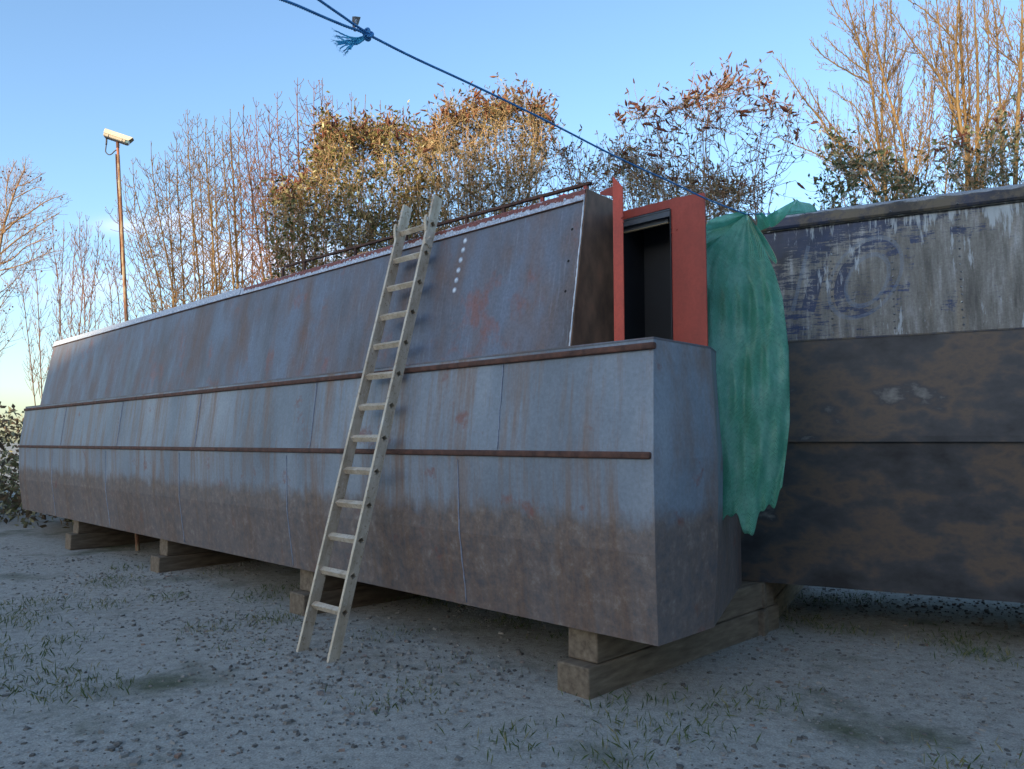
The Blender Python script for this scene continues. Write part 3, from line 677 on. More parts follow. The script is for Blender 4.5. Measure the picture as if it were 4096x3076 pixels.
# handrail on posts, placed where the photo shows it
ra = hy(2364, 731, .07); rb = hy(1140, 1066, .07); rz = .5 * (ra[2] + rb[2])
rz0, rz1 = rb[2], ra[2]
def railz(x): return rz0 + (rz1 - rz0) * (x - rb[0]) / (ra[0] - rb[0])
g = Geo()
V = []
for x in np.linspace(rb[0], ra[0] - .02, 60):
    z = railz(x) + random.uniform(-.001, .001)
    V.append((x, z))
g.prism([(x, z - .011) for x, z in V] + [(ra[0], railz(ra[0]) - .006), (ra[0], railz(ra[0]) + .008)] + [(x, z + .009) for x, z in V[::-1]], 1, .055, .085)
g.build('handrail', M['rust'], boat, False)
xp = ra[0] - .07
for px, py in [(2343, 745), (2170, 795), (2015, 838), (1867, 885), (1625, 975), (1422, 1010), (1218, 1062), (1132, 1085)]:
    x = hy(px, py, .07)[0]; g = Geo(); g.box((x - .014, .06, HZ - .01), (x + .014, .08, railz(x) - .010)); g.build('handrail_post', M['oxide'] if px > 2100 else M['rust'], boat, False)
# red fin: an angle section standing proud of everything
l0 = hy(2455, 900, .02); l1 = hy(2494, 900, .02)
zt0 = hy(2455, 705, .02)[2]; zt1 = hy(2494, 748, .02)[2]
g = Geo()
g.prism([(l0[0], ZG), (l1[0], ZG), (l1[0], zt1), (l0[0], zt0)], 1, .012, .020)
g.build('door_post', M['oxide_lit'], boat, False)
# red gusset rising from the return to the post
g = Geo(); ga = hy(2400, 768, .30); gb_ = hy(2455, 742, .30); gc = hy(2456, 776, .30)
g.prism([(ga[0], ga[2] - .02), (gc[0] + .01, gc[2] - .02), (gb_[0] + .01, gb_[2]), (ga[0], ga[2])], 1, .30, .308); g.build('gusset', M['oxide'], boat, False)
# header, jamb panel
YH = .345
h0 = hy(2497, 845, YH); h1 = hy(2680, 798, YH); h2 = hy(2819, 770, YH); e0 = hy(2675, 830, YH)
g = Geo(); g.prism([(.02, 3.200), (h1[0], 3.205), (h1[0], 3.262), (.02, 3.262)], 1, YH, YH + .008); g.build('door_header', M['oxide'], boat, False)
PX1 = h2[0]
g = Geo(); g.prism([(h1[0] + .001, ZG), (PX1, ZG), (PX1, 3.246), (PX1 - .012, 3.250), (h1[0] + .04, 3.263), (h1[0] + .001, 3.263)], 1, YH - .003, YH + .008)
g.build('door_panel', M['oxide'], boat, False)
g = Geo(); g.box((h1[0] + .002, YH - .012, ZG), (h1[0] + .010, YH - .0035, 3.19)); g.build('panel_edge', M['dark_paint'], boat, False)
for px, py in [(2688, 912), (2708, 918), (2688, 931), (2487, 872), (2493, 867), (2493, 890)]:
    y = YH - .003 if px > 2600 else .012; l = hy(px, py, y); g = Geo(); dome(g, np.array([l[0], y, l[2]]), (0, -1, 0), .0075, .006, seg=8); g.build('bolt_head', M['oxide'], boat)
# drips of paint on the post
# sliding track under the header
g = Geo(); g.box((.03, YH + .010, 3.150), (h1[0] - .004, YH + .05, 3.196)); g.box((.03, YH + .051, 3.125), (h1[0] - .05, YH + .075, 3.165))
g.build('door_track', M['track'], boat, False)
g = Geo(); g.box((.03, YH + .004, 3.190), (h1[0] - .002, YH + .0095, 3.1985)); g.build('door_track', M['track'], boat, False)
g = Geo(); g.box((.03, YH + .052, 3.119), (h1[0] - .05, YH + .076, 3.1245)); g.build('track_lip', M['brass'], boat, False)
# lining behind the opening
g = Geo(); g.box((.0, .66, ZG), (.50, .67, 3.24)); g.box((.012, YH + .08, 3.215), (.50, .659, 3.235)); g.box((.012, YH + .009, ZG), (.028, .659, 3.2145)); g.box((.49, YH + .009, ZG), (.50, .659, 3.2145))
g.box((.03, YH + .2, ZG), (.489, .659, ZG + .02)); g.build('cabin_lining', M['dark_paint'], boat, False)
g = Geo(); g.prism([(.36, ZG), (2.0, ZG), (2.0, HZ - .092), (.36, HZ - .092)], 0, -.004, .006); g.build('end_plate', M['return'], boat, False)
# gunwale, hull
m, nt, b = new_mat('hull_steel'); n = N(nt)
fA = n.noise(n.coord((1, 1, .5)), 1.1, 7, .62); fB = n.noise(n.coord((4, 1, .35)), 1.6, 7, .7); fD = n.noise(n.coord(), 38, 5, .7)
c = n.ramp(fA, [(.30, (.13, .15, .18)), (.5, (.20, .235, .28)), (.7, (.28, .31, .35))])
c = n.mix(n.ramp(fB, [(.47, 0.0), (.66, .85)]), c, (.20, .12, .08)); xyz = n.xyz(n.coord()); wl = n.math('ADD', n.math('MULTIPLY', n.math('SUBTRACT', 1.25, xyz[2]), 1.6), n.math('MULTIPLY', n.noise(n.coord((2, 1, 1)), 2.5, 8, .7), .7)); c = n.mix(n.ramp(wl, [(.42, .0), (.62, .75)]), c, n.ramp(n.noise(n.coord(), 11, 8, .75), [(.35, (.06, .045, .04)), (.55, (.16, .095, .06)), (.7, (.26, .22, .18))])); c = n.mix(n.ramp(n.noise(n.coord((1, 1, 1), (5, 2, 1)), 2.4, 6, .7), [(.60, 0.0), (.68, .7)]), c, (.20, .065, .045))
c = n.mix(.5, c, n.ramp(fD, [(.25, .6), (.75, 1.35)]), 'MULTIPLY'); n.to(c, b.inputs['Base Color']); b.inputs['Roughness'].default_value = .55; n.bump(b, n.mix(.6, fD, fA), .35, .004)
M['hull_steel'] = m
yo = side_y(ZG) - .12
def plan(z0, z1, off, name, mt):
    poly = [(X0 - .4 - off, yo - off), (.74 + off, yo - off), (.74 + off, .36), (.12, 1.9), (.0, 2.15 + off), (X0 - .4, 2.15 + off), (X0 - 3.2, 1.0)]
    g = Geo(); g.prism(poly, 2, z0, z1); return g.build(name, mt, boat, False)
plan(ZG - .012, ZG, .0, 'gunwale', M['steel'])
# hull sides swell to the strake and come in again towards the bottom plate
g = Geo(); levels = [(ZG - .013, -.004), (1.5, .07), (.95, .05), (.42, -.03)]; rings = []
for z, off in levels:
    rings.append([(X0 - .4, yo - off, z), (.74 + off * .5, yo - off, z), (.74 + off * .5, .36, z), (.12, 1.9, z), (.0, 2.15 + off, z), (X0 - .4, 2.15 + off, z), (X0 - 3.2 - off, 1.0, z)])
k7 = 7; V = [p for r in rings for p in r]; fs = [(i * k7 + j, (i + 1) * k7 + j, (i + 1) * k7 + (j + 1) % k7, i * k7 + (j + 1) % k7) for i in range(3) for j in range(k7)] + [tuple(range(k7)), tuple(range(4 * k7 - 1, 3 * k7 - 1, -1))]
g.add(V, fs); g.build('hull', M['hull_steel'], boat, False)
for z, dy in ((ZG - .075, .004), (1.5, .07)):
    g = Geo(); g.box((X0 - .4, yo - dy - .022, z), (.76, yo - dy + .012, z + .042)); o = g.build('rubbing_strake', M['rust'], boat, False)
    bv = o.modifiers.new('bevel', 'BEVEL'); bv.width = .012; bv.segments = 3
for x in (-.9, -3.3, -5.7, -8.1, -10.5):
    g = Geo(); zs = np.linspace(1.47, .44, 24); yy = np.interp(-zs, [-1.5, -.95, -.42], [yo - .07, yo - .05, yo + .03]) - .002
    g.tube(np.stack([np.full(24, x) + RG.normal(0, .0015, 24), yy, zs], 1), RG.uniform(.004, .007, 24), 5); g.build('weld_seam', M['plug_ring'], boat)
    g = Geo(); zs = np.linspace(ZG - .08, 1.55, 16); yy = np.interp(-zs, [-ZG, -1.5], [yo + .004, yo - .07]) - .002
    g.tube(np.stack([np.full(16, x + .4) + RG.normal(0, .0015, 16), yy, zs], 1), RG.uniform(.004, .007, 16), 5); g.build('weld_seam', M['plug_ring'], boat)
# support baulks
SUP = 'timber baulks under the boats'
wood = simple('old_timber', [(.3, (.10, .07, .045)), (.6, (.20, .15, .10)), (.8, (.28, .22, .16))], 4, .85, stretch=(6, 1, 6))
for k, x in enumerate((0.1, -3.2, -6.5, -9.8)):
    P = A + u * x + nrm * 1.0
    o = empty('timber_baulk', (P[0], P[1], 0), ANG); g = Geo()
    g.box((-.13, -1.3, -.03), (.13, 1.35, .20)); g.box((-.12, -1.2, .203), (.12, 1.28, .417)); g.build('beam', wood, o, False)
    tag(o, ['stacked timber baulk under the near end of the steel boat', 'stacked timber baulk second from the near end of the steel boat', 'stacked timber baulk third from the near end of the steel boat', 'stacked timber baulk under the far end of the steel boat'][k], 'timber', SUP)
# small things lying on the roof
o = empty('timber_offcut', (0, 0, 0)); P = A + u * lp(atz(1345, 1042, HZ + .03))[0] + nrm * .26
o.location = (P[0], P[1], HZ + .03); o.rotation_euler = (0, 0, ANG + .12)
g = Geo(); g.prism([(-.30, 0), (-.08, 0), (.10, .01), (.34, .01), (.40, .05), (.28, .085), (.05, .095), (.02, .05), (-.10, .045), (-.22, .06), (-.30, .03)], 1, -.03, .04)
g.build('board', simple('raw_wood', [(.3, (.30, .14, .06)), (.55, (.52, .30, .15)), (.8, (.62, .45, .28))], 9, .8, stretch=(1, 4, 4)), o, False)
tag(o, 'pale orange broken wood offcut lying under the handrail', 'wood offcut')
P = A + u * -1.95 + nrm * .45; g = Geo()
for k in range(420):
    p = RG.normal(0, 1, 3) * [.16, .08, .02] + [0, 0, .03]; d = RG.normal(0, 1, 3) * [1, 1, .6]
    d /= np.linalg.norm(d); Lr = RG.uniform(.05, .14); g.tube([p, p + d * Lr * .5 + [0, 0, .012], p + d * Lr], [.002, .002, .001], 3)
o = g.build('dead_grass_clump', M['spike_rust'], None); o['kind'] = 'stuff'; o.location = (P[0], P[1], HZ + .075)
tag(o, 'clump of dry rusty brown grass lying on the steel roof by the ladder', 'dry grass')
P = A + u * lp(atz(2195, 790, HZ + .02))[0] + nrm * .22
o = empty('hand_grinder', (P[0], P[1], HZ + .012), ANG + .1); tag(o, 'red and black power tool lying on the roof behind the handrail', 'power tool')
redp = simple('red_plastic', [(.4, (.55, .02, .02)), (.6, (.62, .03, .03))], 5, .4); blk = simple('black_plastic', [(.4, (.02, .02, .022)), (.6, (.035, .035, .04))], 5, .5)
g = Geo(); g.tube([(-.16, 0, .035), (-.10, 0, .04), (0, 0, .04), (.05, 0, .045)], [.024, .03, .032, .03], 10); g.build('handle', blk, o)
g = Geo(); g.prism([(-.05, .012), (.03, .012), (.04, .06), (.0, .078), (-.05, .07)], 1, -.033, .033); g.build('motor_cover', redp, o, False)
g = Geo(); g.tube([(.09, 0, .02), (.09, 0, .035), (.09, 0, .06)], [.05, .052, .028], 14); g.build('disc_guard', blk, o)
P = A + u * lp(atz(2090, 822, HZ + .02))[0] + nrm * .2
o = empty('clamp', (P[0], P[1], HZ + .012), ANG - .15); tag(o, 'small dark clamp with a red jaw on the roof left of the power tool', 'clamp')
g = Geo(); g.box((-.18, -.008, .0), (.16, .008, .02)); g.box((-.02, -.01, .021), (.02, .01, .055)); g.build('bar', blk, o, False)
g = Geo(); g.prism([(-.20, .0), (-.181, .0), (-.181, .045), (-.20, .06), (-.235, .05), (-.235, .02)], 1, -.012, .012); g.build('jaw', redp, o, False)

# ------------------------------------------------------------------ ladder
alu, nt, b = new_mat('dull_aluminium'); n = N(nt)
f = n.noise(n.coord((1, 1, .4)), 9, 7, .7); f2 = n.noise(n.coord((1, 1, 1)), 38, 5, .7)
c = n.ramp(f, [(.3, (.38, .29, .20)), (.5, (.56, .46, .34)), (.7, (.70, .62, .51))])
c = n.mix(n.ramp(f2, [(.56, 0.0), (.66, .75)]), c, (.26, .16, .09))
c = n.mix(n.ramp(n.noise(n.coord((8, 8, 2)), 5, 4, .8), [(.6, 0.0), (.68, .6)]), c, (.80, .77, .70))
n.to(c, b.inputs['Base Color']); b.inputs['Metallic'].default_value = .2; b.inputs['Roughness'].default_value = .5; n.bump(b, f2, .12, .002)
XR, XL = -1.555, -1.965
rt = hx(1771, 797, XR); rbm = hx(1705, 1091, XR); lt = hx(1641, 833, XL)
lean = math.atan2(rt[1] - rbm[1], rt[2] - rbm[2])
lad = empty('ladder', (0, 0, 0)); tag(lad, 'worn aluminium ladder leaning against the steel cabin side', 'ladder')
# ladder frame: x along rungs, y depth (back edge at y=0), z along the rail, origin at the foot
L_len = rt[2] / math.cos(lean); foot = np.array([XR, rt[1] - L_len * math.sin(lean), 0])
Pw = np.array([A[0], A[1], 0]) + u * foot[0] + nrm * foot[1]
lad.matrix_world = Matrix.Translation(Vector(Pw)) @ Matrix.Rotation(ANG, 4, 'Z') @ Matrix.Rotation(-lean, 4, 'X')
DW = .088; RW = .024                        # web depth, flange width
topL = L_len - (rt[2] - lt[2]) / math.cos(lean)
RP = .262                                    # rung pitch
zr = [(hx(1729, 905, XR)[2]) / math.cos(lean)]
zr = [zr[0] + .006]; r0z = zr[0]
rungs = [r0z - i * RP for i in range(13) if r0z - i * RP > .15]
RH = .017
for xw, top in ((0.0, L_len), (XL - XR, topL)):
    # C section: web plane x = xw, flanges folded towards the inside (-x for the right rail); web with square rung holes
    g = Geo(); t = .0025; inn = -1 if xw == 0.0 else -1
    x0 = xw - t; x1 = xw
    cut = [(0, 0)]
    zprev = 0.0
    for zc in sorted(rungs):
        g.box((x0, -DW, zprev), (x1, 0, zc - .0305)); zprev = zc + .0305
        for (ya, yb) in ((-DW, -.044 - .0305), (-.044 + .0305, 0)):
            g.box((x0, ya, zc - .0305), (x1, yb, zc + .0305))
        # diamond frame of the tube end: four triangles filling the square around the diamond hole
        for sy, sz in ((-1, -1), (-1, 1), (1, -1), (1, 1)):
            cy = -.044 + sy * .0305; cz = zc + sz * .0305
            g.add([(x0, cy, cz), (x0, cy - sy * .0305, cz), (x0, cy, cz - sz * .0305), (x1, cy, cz), (x1, cy - sy * .0305, cz), (x1, cy, cz - sz * .0305)],
                  [(0, 1, 2), (3, 4, 5), (0, 1, 4, 3), (1, 2, 5, 4), (2, 0, 3, 5)])
    # cut top slanted
    g.add([(x0, -DW, zprev), (x0, 0, zprev), (x0, 0, top - .004), (x0, -DW, top), (x1, -DW, zprev), (x1, 0, zprev), (x1, 0, top - .004), (x1, -DW, top)],
          [(0, 1, 2, 3), (7, 6, 5, 4), (0, 4, 5, 1), (1, 5, 6, 2), (2, 6, 7, 3), (3, 7, 4, 0)])
    for ya in (-DW, -t):
        g.box((x0 - RW, ya, .0), (x0, ya + t, top - (.0 if ya < -.01 else .005)))
    g.build('rail', alu, lad, False)
rung_tpl = None
for zc in rungs:
    g = Geo(); q = []
    xs0, xs1 = XL - XR, .004
    ro, ri = .0300, .0255
    for x in (xs0 + .001, xs1):
        for rr in (ro, ri):
            for a in (0, 1, 2, 3):
                q.append((x, -.044 + rr * (0, 1, 0, -1)[a], zc + rr * (1, 0, -1, 0)[a]))
    fs = []
    for a in range(4):
        bq = (a + 1) % 4
        fs += [(a, bq, 8 + bq, 8 + a), (4 + a, 12 + a, 12 + bq, 4 + bq), (8 + a, 8 + bq, 12 + bq, 12 + a), (a, 4 + a, 4 + bq, bq)]
    g.add(q, fs); o = g.build('rung', alu, lad, False)
    bv = o.modifiers.new('bevel', 'BEVEL'); bv.width = .003; bv.segments = 2
    g = Geo(); g.box((xs0 + .004, -.044 - .012, zc - .010), (xs0 + .010, -.044 + .012, zc + .010))
# rail hooks on the front flange by the top rung
for xw in (0.0, XL - XR):
    zc = r0z - .02
    g = Geo(); y0 = -DW - .001
    pts = [(y0, zc - .055), (y0 - .010, zc - .035), (y0 - .034, zc + .028), (y0 - .034, zc + .075), (y0 - .027, zc + .075), (y0 - .027, zc + .038), (y0, zc + .030), (y0, zc + .018), (y0 - .020, zc + .028), (y0 - .004, zc - .028), (y0, zc - .028)]
    g.prism(pts, 0, xw - .03, xw - .002); g.build('guide_hook', alu, lad, False)
# swinging latch on the right rail between the upper rungs
zl = r0z - .165; g = Geo()
pts = [(-.060, zl + .042), (-.048, zl + .055), (-.036, zl + .045), (-.034, zl + .018), (-.004, zl - .022), (-.008, zl - .030), (-.026, zl - .040), (-.030, zl - .050), (-.060, zl - .028), (-.082, zl - .030), (-.096, zl + .010), (-.072, zl + .008)]
g.prism(pts, 0, .001, .012); o = g.build('latch', alu, lad, False); bv = o.modifiers.new('bevel', 'BEVEL'); bv.width = .002; bv.segments = 2
g = Geo(); dome(g, np.array([.012, -.048, zl + .034]), (1, 0, 0), .008, .005); g.build('latch_pin', alu, lad)
g = Geo(); dome(g, np.array([XL - XR + .0005, -.055, r0z - .30]), (1, 0, 0), .004, .0005); g.build('rivet_hole', M['black'], lad)

# ------------------------------------------------------------------ blue narrowboat (right)
HR = 3.60
Ra = atz(3313, 834, HR); Rb = atz(4096, 733, HR)
ur = Rb - Ra; ur[2] = 0; ur /= np.linalg.norm(ur); nr = np.array([-ur[1], ur[0], 0]); ANR = math.atan2(ur[1], ur[0])
def lr(P): d = np.asarray(P) - np.array([Ra[0], Ra[1], 0]); return np.array([d @ ur, d @ nr, d[2]])
def hr(px, py, y=0.0): return lr(hit(px, py, Ra + nr * y, nr))
rboat = empty('narrowboat', (Ra[0], Ra[1], 0), ANR); tag(rboat, 'old navy narrowboat with peeling paint and ghost lettering at the right', 'narrowboat')
zg_ = .5 * (hr(3041, 932)[2] + hr(4096, 803)[2]); zt_ = HR
m, nt, b = new_mat('peeling_navy'); n = N(nt)
xyz = n.xyz(n.coord()); X, Zc = xyz[0], xyz[2]
sx = n.noise(n.coord((.8, .8, 5)), 6, 8, .8)         # horizontal brush scratches
vx = n.noise(n.coord((7, 7, .55)), 1.5, 7, .68)           # vertical runs
bg_ = n.noise(n.coord((1, 1, .8)), 1.1, 6, .6); fn = n.noise(n.coord((1, 1, 1.2)), 55, 5, .75)
prim = n.ramp(vx, [(.30, (.06, .058, .052)), (.42, (.12, .115, .10)), (.54, (.20, .195, .175)), (.70, (.36, .37, .37))])
prim = n.mix(n.ramp(n.noise(n.coord((5, 5, .5), (7, 0, 3)), 1.6, 6, .6), [(.56, 0.0), (.74, .65)]), prim, (.27, .22, .15))
prim = n.mix(.6, prim, n.ramp(fn, [(.3, .5), (.7, 1.35)]), 'MULTIPLY')
sx2 = n.noise(n.coord((1.3, 1.3, 20)), 6, 4, .8)
navy = n.ramp(bg_, [(.36, (.016, .020, .030)), (.52, (.016, .032, .085)), (.72, (.022, .05, .16))])
# how much navy is left: more at the top and to the left of the side, scratched through sideways
left = n.math('MULTIPLY', n.math('SUBTRACT', .30, X), .10)
low = n.math('MULTIPLY', n.math('SUBTRACT', Zc, zg_ - .30), .75)
low = n.math('MULTIPLY', n.math('MAXIMUM', low, -.02), .55)
def lettermask():
    """ghost lettering: bands of the old capitals keep their navy (or its outline) where the rest has gone"""
    out = None
    def band(d, w):                                        # 1 inside |d|<w
        return n.math('LESS_THAN', n.math('ABSOLUTE', d), w)
    def ringm(px, py, rx, rzz, w):
        l = hr(px, py); dx = n.math('DIVIDE', n.math('SUBTRACT', X, float(l[0])), rx); dz = n.math('DIVIDE', n.math('SUBTRACT', Zc, float(l[2])), rzz)
        dx = n.math('SUBTRACT', dx, n.math('MULTIPLY', dz, .35))
        r = n.math('SQRT', n.math('ADD', n.math('MULTIPLY', dx, dx), n.math('MULTIPLY', dz, dz))); return band(n.math('SUBTRACT', r, 1.0), w)
    def bar(px0, py0, px1, py1, w):
        a = hr(px0, py0); b2 = hr(px1, py1); dx, dz = b2[0] - a[0], b2[2] - a[2]; L = math.hypot(dx, dz); ex, ez = dx / L, dz / L
        s_ = n.math('ADD', n.math('MULTIPLY', n.math('SUBTRACT', X, float(a[0])), ex), n.math('MULTIPLY', n.math('SUBTRACT', Zc, float(a[2])), ez))
        t_ = n.math('SUBTRACT', n.math('MULTIPLY', n.math('SUBTRACT', X, float(a[0])), ez), n.math('MULTIPLY', n.math('SUBTRACT', Zc, float(a[2])), ex))
        return n.math('MULTIPLY', band(t_, w), band(n.math('SUBTRACT', s_, L / 2), L / 2))
    def mx_(a, b2): return b2 if a is None else n.math('MAXIMUM', a, b2)
    fill = None
    for q in (bar(3300, 985, 3235, 1250, .055), bar(3860, 925, 3790, 1250, .05), bar(3800, 925, 3990, 905, .032), bar(3640, 965, 3740, 945, .03), bar(3640, 1020, 3600, 1250, .04), bar(4060, 930, 3960, 1250, .035)): fill = mx_(fill, q)
    fill = mx_(fill, ringm(3470, 1120, .20, .27, .22))
    edge = None
    for q in (bar(3235, 985, 3175, 1250, .016), ringm(3470, 1125, .155, .215, .09), ringm(3460, 1115, .265, .335, .05)): edge = mx_(edge, q)
    return fill, edge
fill, edge = lettermask()
amt = n.math('ADD', n.math('ADD', n.math('MULTIPLY', sx, .42), n.math('ADD', n.math('MULTIPLY', sx2, .30), n.math('MULTIPLY', fn, .16))), n.math('ADD', left, low))
amt = n.math('ADD', amt, n.math('MULTIPLY', fill, n.ramp(n.noise(n.coord((1, 1, 1), (9, 1, 1)), 5, 4, .7), [(.35, .0), (.65, .13)])))
amt = n.math('SUBTRACT', amt, n.math('MULTIPLY', vx, .16))
c = n.mix(n.ramp(amt, [(.395, 0.0), (.43, .95)]), prim, navy)
c = n.mix(n.math('MULTIPLY', edge, n.ramp(fn, [(.35, .15), (.6, .55)])), c, (.15, .20, .27))
c = n.mix(n.ramp(n.noise(n.coord((6, 6, .7), (1, 0, 5)), 2.6, 6, .7), [(.60, 0.0), (.67, .8)]), c, (.44, .49, .52))
# pale runs that start under the seam, heavier to the right
drip = n.math('ADD', n.noise(n.coord((9, 9, .25), (3, 0, 1)), 1.5, 5, .7), n.math('ADD', n.math('MULTIPLY', n.math('SUBTRACT', Zc, zg_ - .13), .7), n.math('MULTIPLY', n.math('SUBTRACT', X, .35), .10)))
c = n.mix(n.ramp(drip, [(.60, 0.0), (.66, .85)]), c, (.42, .47, .49))
grime = n.ramp(n.math('SUBTRACT', zg_, Zc), [(.0, .55), (.10, .0)])
c = n.mix(n.math('MULTIPLY', grime, n.ramp(vx, [(.35, 1.0), (.6, .0)])), c, (.02, .02, .018))
n.to(c, b.inputs['Base Color']); n.to(n.ramp(sx, [(.3, .45), (.7, .7)]), b.inputs['Roughness']); n.bump(b, n.mix(.5, fn, sx), .5, .004)
M['navy_side'] = m
m, nt, b = new_mat('navy_band'); n = N(nt); xyz = n.xyz(n.coord())
sx = n.noise(n.coord((1, 1, 5)), 5, 7, .75); fn = n.noise(n.coord(), 50, 4, .7); tp_ = n.math('MULTIPLY', n.math('SUBTRACT', xyz[2], HR - .045), 9.0)
navy = n.ramp(n.noise(n.coord(), 1.3, 5), [(.35, (.020, .021, .022)), (.6, (.016, .028, .07)), (.8, (.022, .04, .11))])
navy = n.mix(n.ramp(n.noise(n.coord((1, 1, 1), (4, 4, 4)), 3.2, 7, .75), [(.46, 0.0), (.58, .85)]), navy, (.115, .095, .06))
am = n.math('ADD', tp_, n.math('MULTIPLY', sx, .9))
c = n.mix(n.ramp(am, [(.56, 0.0), (.62, 1.0)]), navy, n.ramp(fn, [(.3, (.16, .18, .20)), (.7, (.34, .37, .41))]))
n.to(c, b.inputs['Base Color']); b.inputs['Roughness'].default_value = .5; n.bump(b, n.mix(.5, fn, sx), .5, .004)
M['navy_band'] = m
XRL, XRR = hr(2850, 900)[0], 4.2
# rounded coaming band
prof = [(.006, zg_ + .004), (-.012, zg_ + .010), (-.020, zg_ + .030), (-.020, HR - .055), (-.012, HR - .022), (.010, HR - .002), (.05, HR + .006), (.12, HR + .010), (.12, HR - .02), (.02, HR - .03)]
g = Geo(); npx = 50
xsb = np.linspace(XRL, XRR, npx); V = []
for x in xsb:
    for (y, z) in prof: V.append((x, y + .003 * math.sin(x * 2.1), z + .004 * math.sin(x * 1.3)))
k_ = len(prof); fs = [(i * k_ + j, i * k_ + (j + 1) % k_, (i + 1) * k_ + (j + 1) % k_, (i + 1) * k_ + j) for i in range(npx - 1) for j in range(k_)] + [tuple(range(k_))[::-1], tuple((npx - 1) * k_ + j for j in range(k_))]
g.add(V, fs); g.build('coaming', M['navy_band'], rboat, False)
# bead and shadow groove under it
g = Geo(); g.tube(np.stack([xsb, np.full(npx, -.010), zg_ - .004 + .004 * np.sin(xsb * 1.3)], 1), RG.uniform(.006, .009, npx), 6); g.build('seam_bead', simple('grimy_seam', [(.35, (.012, .012, .010)), (.6, (.05, .05, .04)), (.72, (.35, .37, .36))], 22, .9), rboat)
ZGR = 2.45
def sr(z): return -.10 * (zg_ - z)
g = Geo(); g.prism([(sr(ZGR), ZGR), (0, zg_ + .006), (.012, zg_ + .006), (sr(ZGR) + .012, ZGR)], 0, XRL, XRR); g.build('cabin_side', M['navy_side'], rboat, False)
rn = np.array([0, -1, .1])
rvm = simple('worn_rivet', [(.35, (.02, .025, .04)), (.55, (.12, .13, .14)), (.68, (.42, .44, .45))], 45, .5)
for cx_, y0, dyy, nn in ((3565, 846, 31.2, 24), (3832, 816, 31.5, 24), (3323, 878, 31, 24), (3028, 905, 30, 24), (4140, 790, 32, 24)):
    xl = hr(cx_, y0 + 60)[0]; z0 = hr(cx_, y0)[2]; pitch = .062
    for k in range(nn):
        z = z0 - k * pitch + random.uniform(-.003, .003)
        if z < ZGR + .03 or abs(z - zg_) < .02: continue
        yy = -.020 if z > zg_ else sr(z)
        if z > zg_ and z > HR - .06: continue
        g = Geo(); dome(g, np.array([xl + random.uniform(-.004, .004), yy, z]), rn, .0095, .006); g.build('rivet', rvm, rboat)
g = Geo(); prof2 = [(y, HR + .006 + .09 * math.sin(math.pi * (y - .1) / 2.0)) for y in np.linspace(.1, 2.1, 12)]
g.prism(prof2 + [(2.1, HR - .03), (.1, HR - .03)], 0, XRL, XRR); g.build('roof', M['navy_band'], rboat, False)
g = Geo(); g.box((XRL, .01, ZGR), (XRL + .012, 2.08, HR - .031)); g.box((XRL, 2.085, ZGR), (XRR, 2.1, HR - .031)); g.build('end_plate', M['navy_side'], rboat, False)
g = Geo(); yo = sr(ZGR) - .12
g.box((XRL - .3, yo, ZGR - .014), (XRR, 2.2, ZGR - .001)); g.build('gunwale', M['navy_band'], rboat, False)
g = Geo(); g.prism([(yo + .004, ZGR - .015), (2.18, ZGR - .015), (2.26, 1.6), (2.1, .42), (yo + .04, .42), (yo - .06, 1.6)], 0, XRL - .3, XRR); g.build('hull', M['hull_black'], rboat, False)
g = Geo(); g.box((XRL - .3, yo - .09, 1.6), (XRR, yo - .02, 1.645)); g.build('rubbing_strake', M['hull_black'], rboat, False)
for k, x in enumerate((XRL + .3, 3.4)):
    P = Ra + ur * x + nr * 1.0; o = empty('timber_baulk', (P[0], P[1], 0), ANR); g = Geo()
    g.box((-.13, -1.3, -.03), (.13, 1.35, .20)); g.box((-.12, -1.2, .203), (.12, 1.28, .417)); g.build('beam', wood, o, False)
    tag(o, ['stacked timber baulk under the left end of the navy boat', 'stacked timber baulk under the right part of the navy boat'][k], 'timber', SUP)

# ------------------------------------------------------------------ blue rope
def twist(g, P, r, pitch=.05, strands=3, rnd=.5, dens=10):
    P = np.asarray(P, float); L = np.sum(np.linalg.norm(np.diff(P, axis=0), axis=1)); n_ = max(8, int(L / pitch * dens)); Q = resample(P, n_)
    T = np.gradient(Q, axis=0); T /= np.linalg.norm(T, axis=1, keepdims=True); a = np.cross(T, [0, 0, 1.0]); a /= np.linalg.norm(a, axis=1, keepdims=True); b2 = np.cross(T, a)
    s = np.linspace(0, L, n_)
    for k in range(strands):
        ph = 2 * math.pi * (s / pitch + k / strands)
        C = Q + (a * np.cos(ph)[:, None] + b2 * np.sin(ph)[:, None]) * r * .52
        g.tube(C, np.full(n_, r * .56), 5, rnd)
M['rope'] = simple('blue_rope', [(.3, (.02, .13, .36)), (.55, (.04, .24, .55)), (.8, (.10, .38, .72))], 30, .6)
M['rope_bright'] = simple('blue_fibre', [(.3, (.02, .24, .48)), (.6, (.04, .42, .75)), (.8, (.10, .55, .85))], 25, .6)
DK = 3.1
kn = at(1472, 138, DK)
def pathpx(L): return smooth_path([at(x, y, d) for x, y, d in L], 3)
rope = empty('rope', kn.tolist()); tag(rope, 'taut blue twisted rope with a frayed knot running across the sky to the green netting', 'rope')
g = Geo(); main = pathpx([(1485, 145, DK), (1650, 230, 3.25), (1850, 320, 3.5), (2150, 464, 3.9), (2480, 637, 4.35), (2700, 735, 4.75), (2819, 795, 5.0), (2985, 858, 5.42)])
twist(g, main, .0056, .034); 
twist(g, pathpx([(1478, 136, DK), (1430, 108, 3.05), (1380, 72, 3.0), (1330, 38, 2.93), (1255, -15, 2.8), (1180, -60, 2.7), (1000, -180, 2.4)]), .0056, .034)
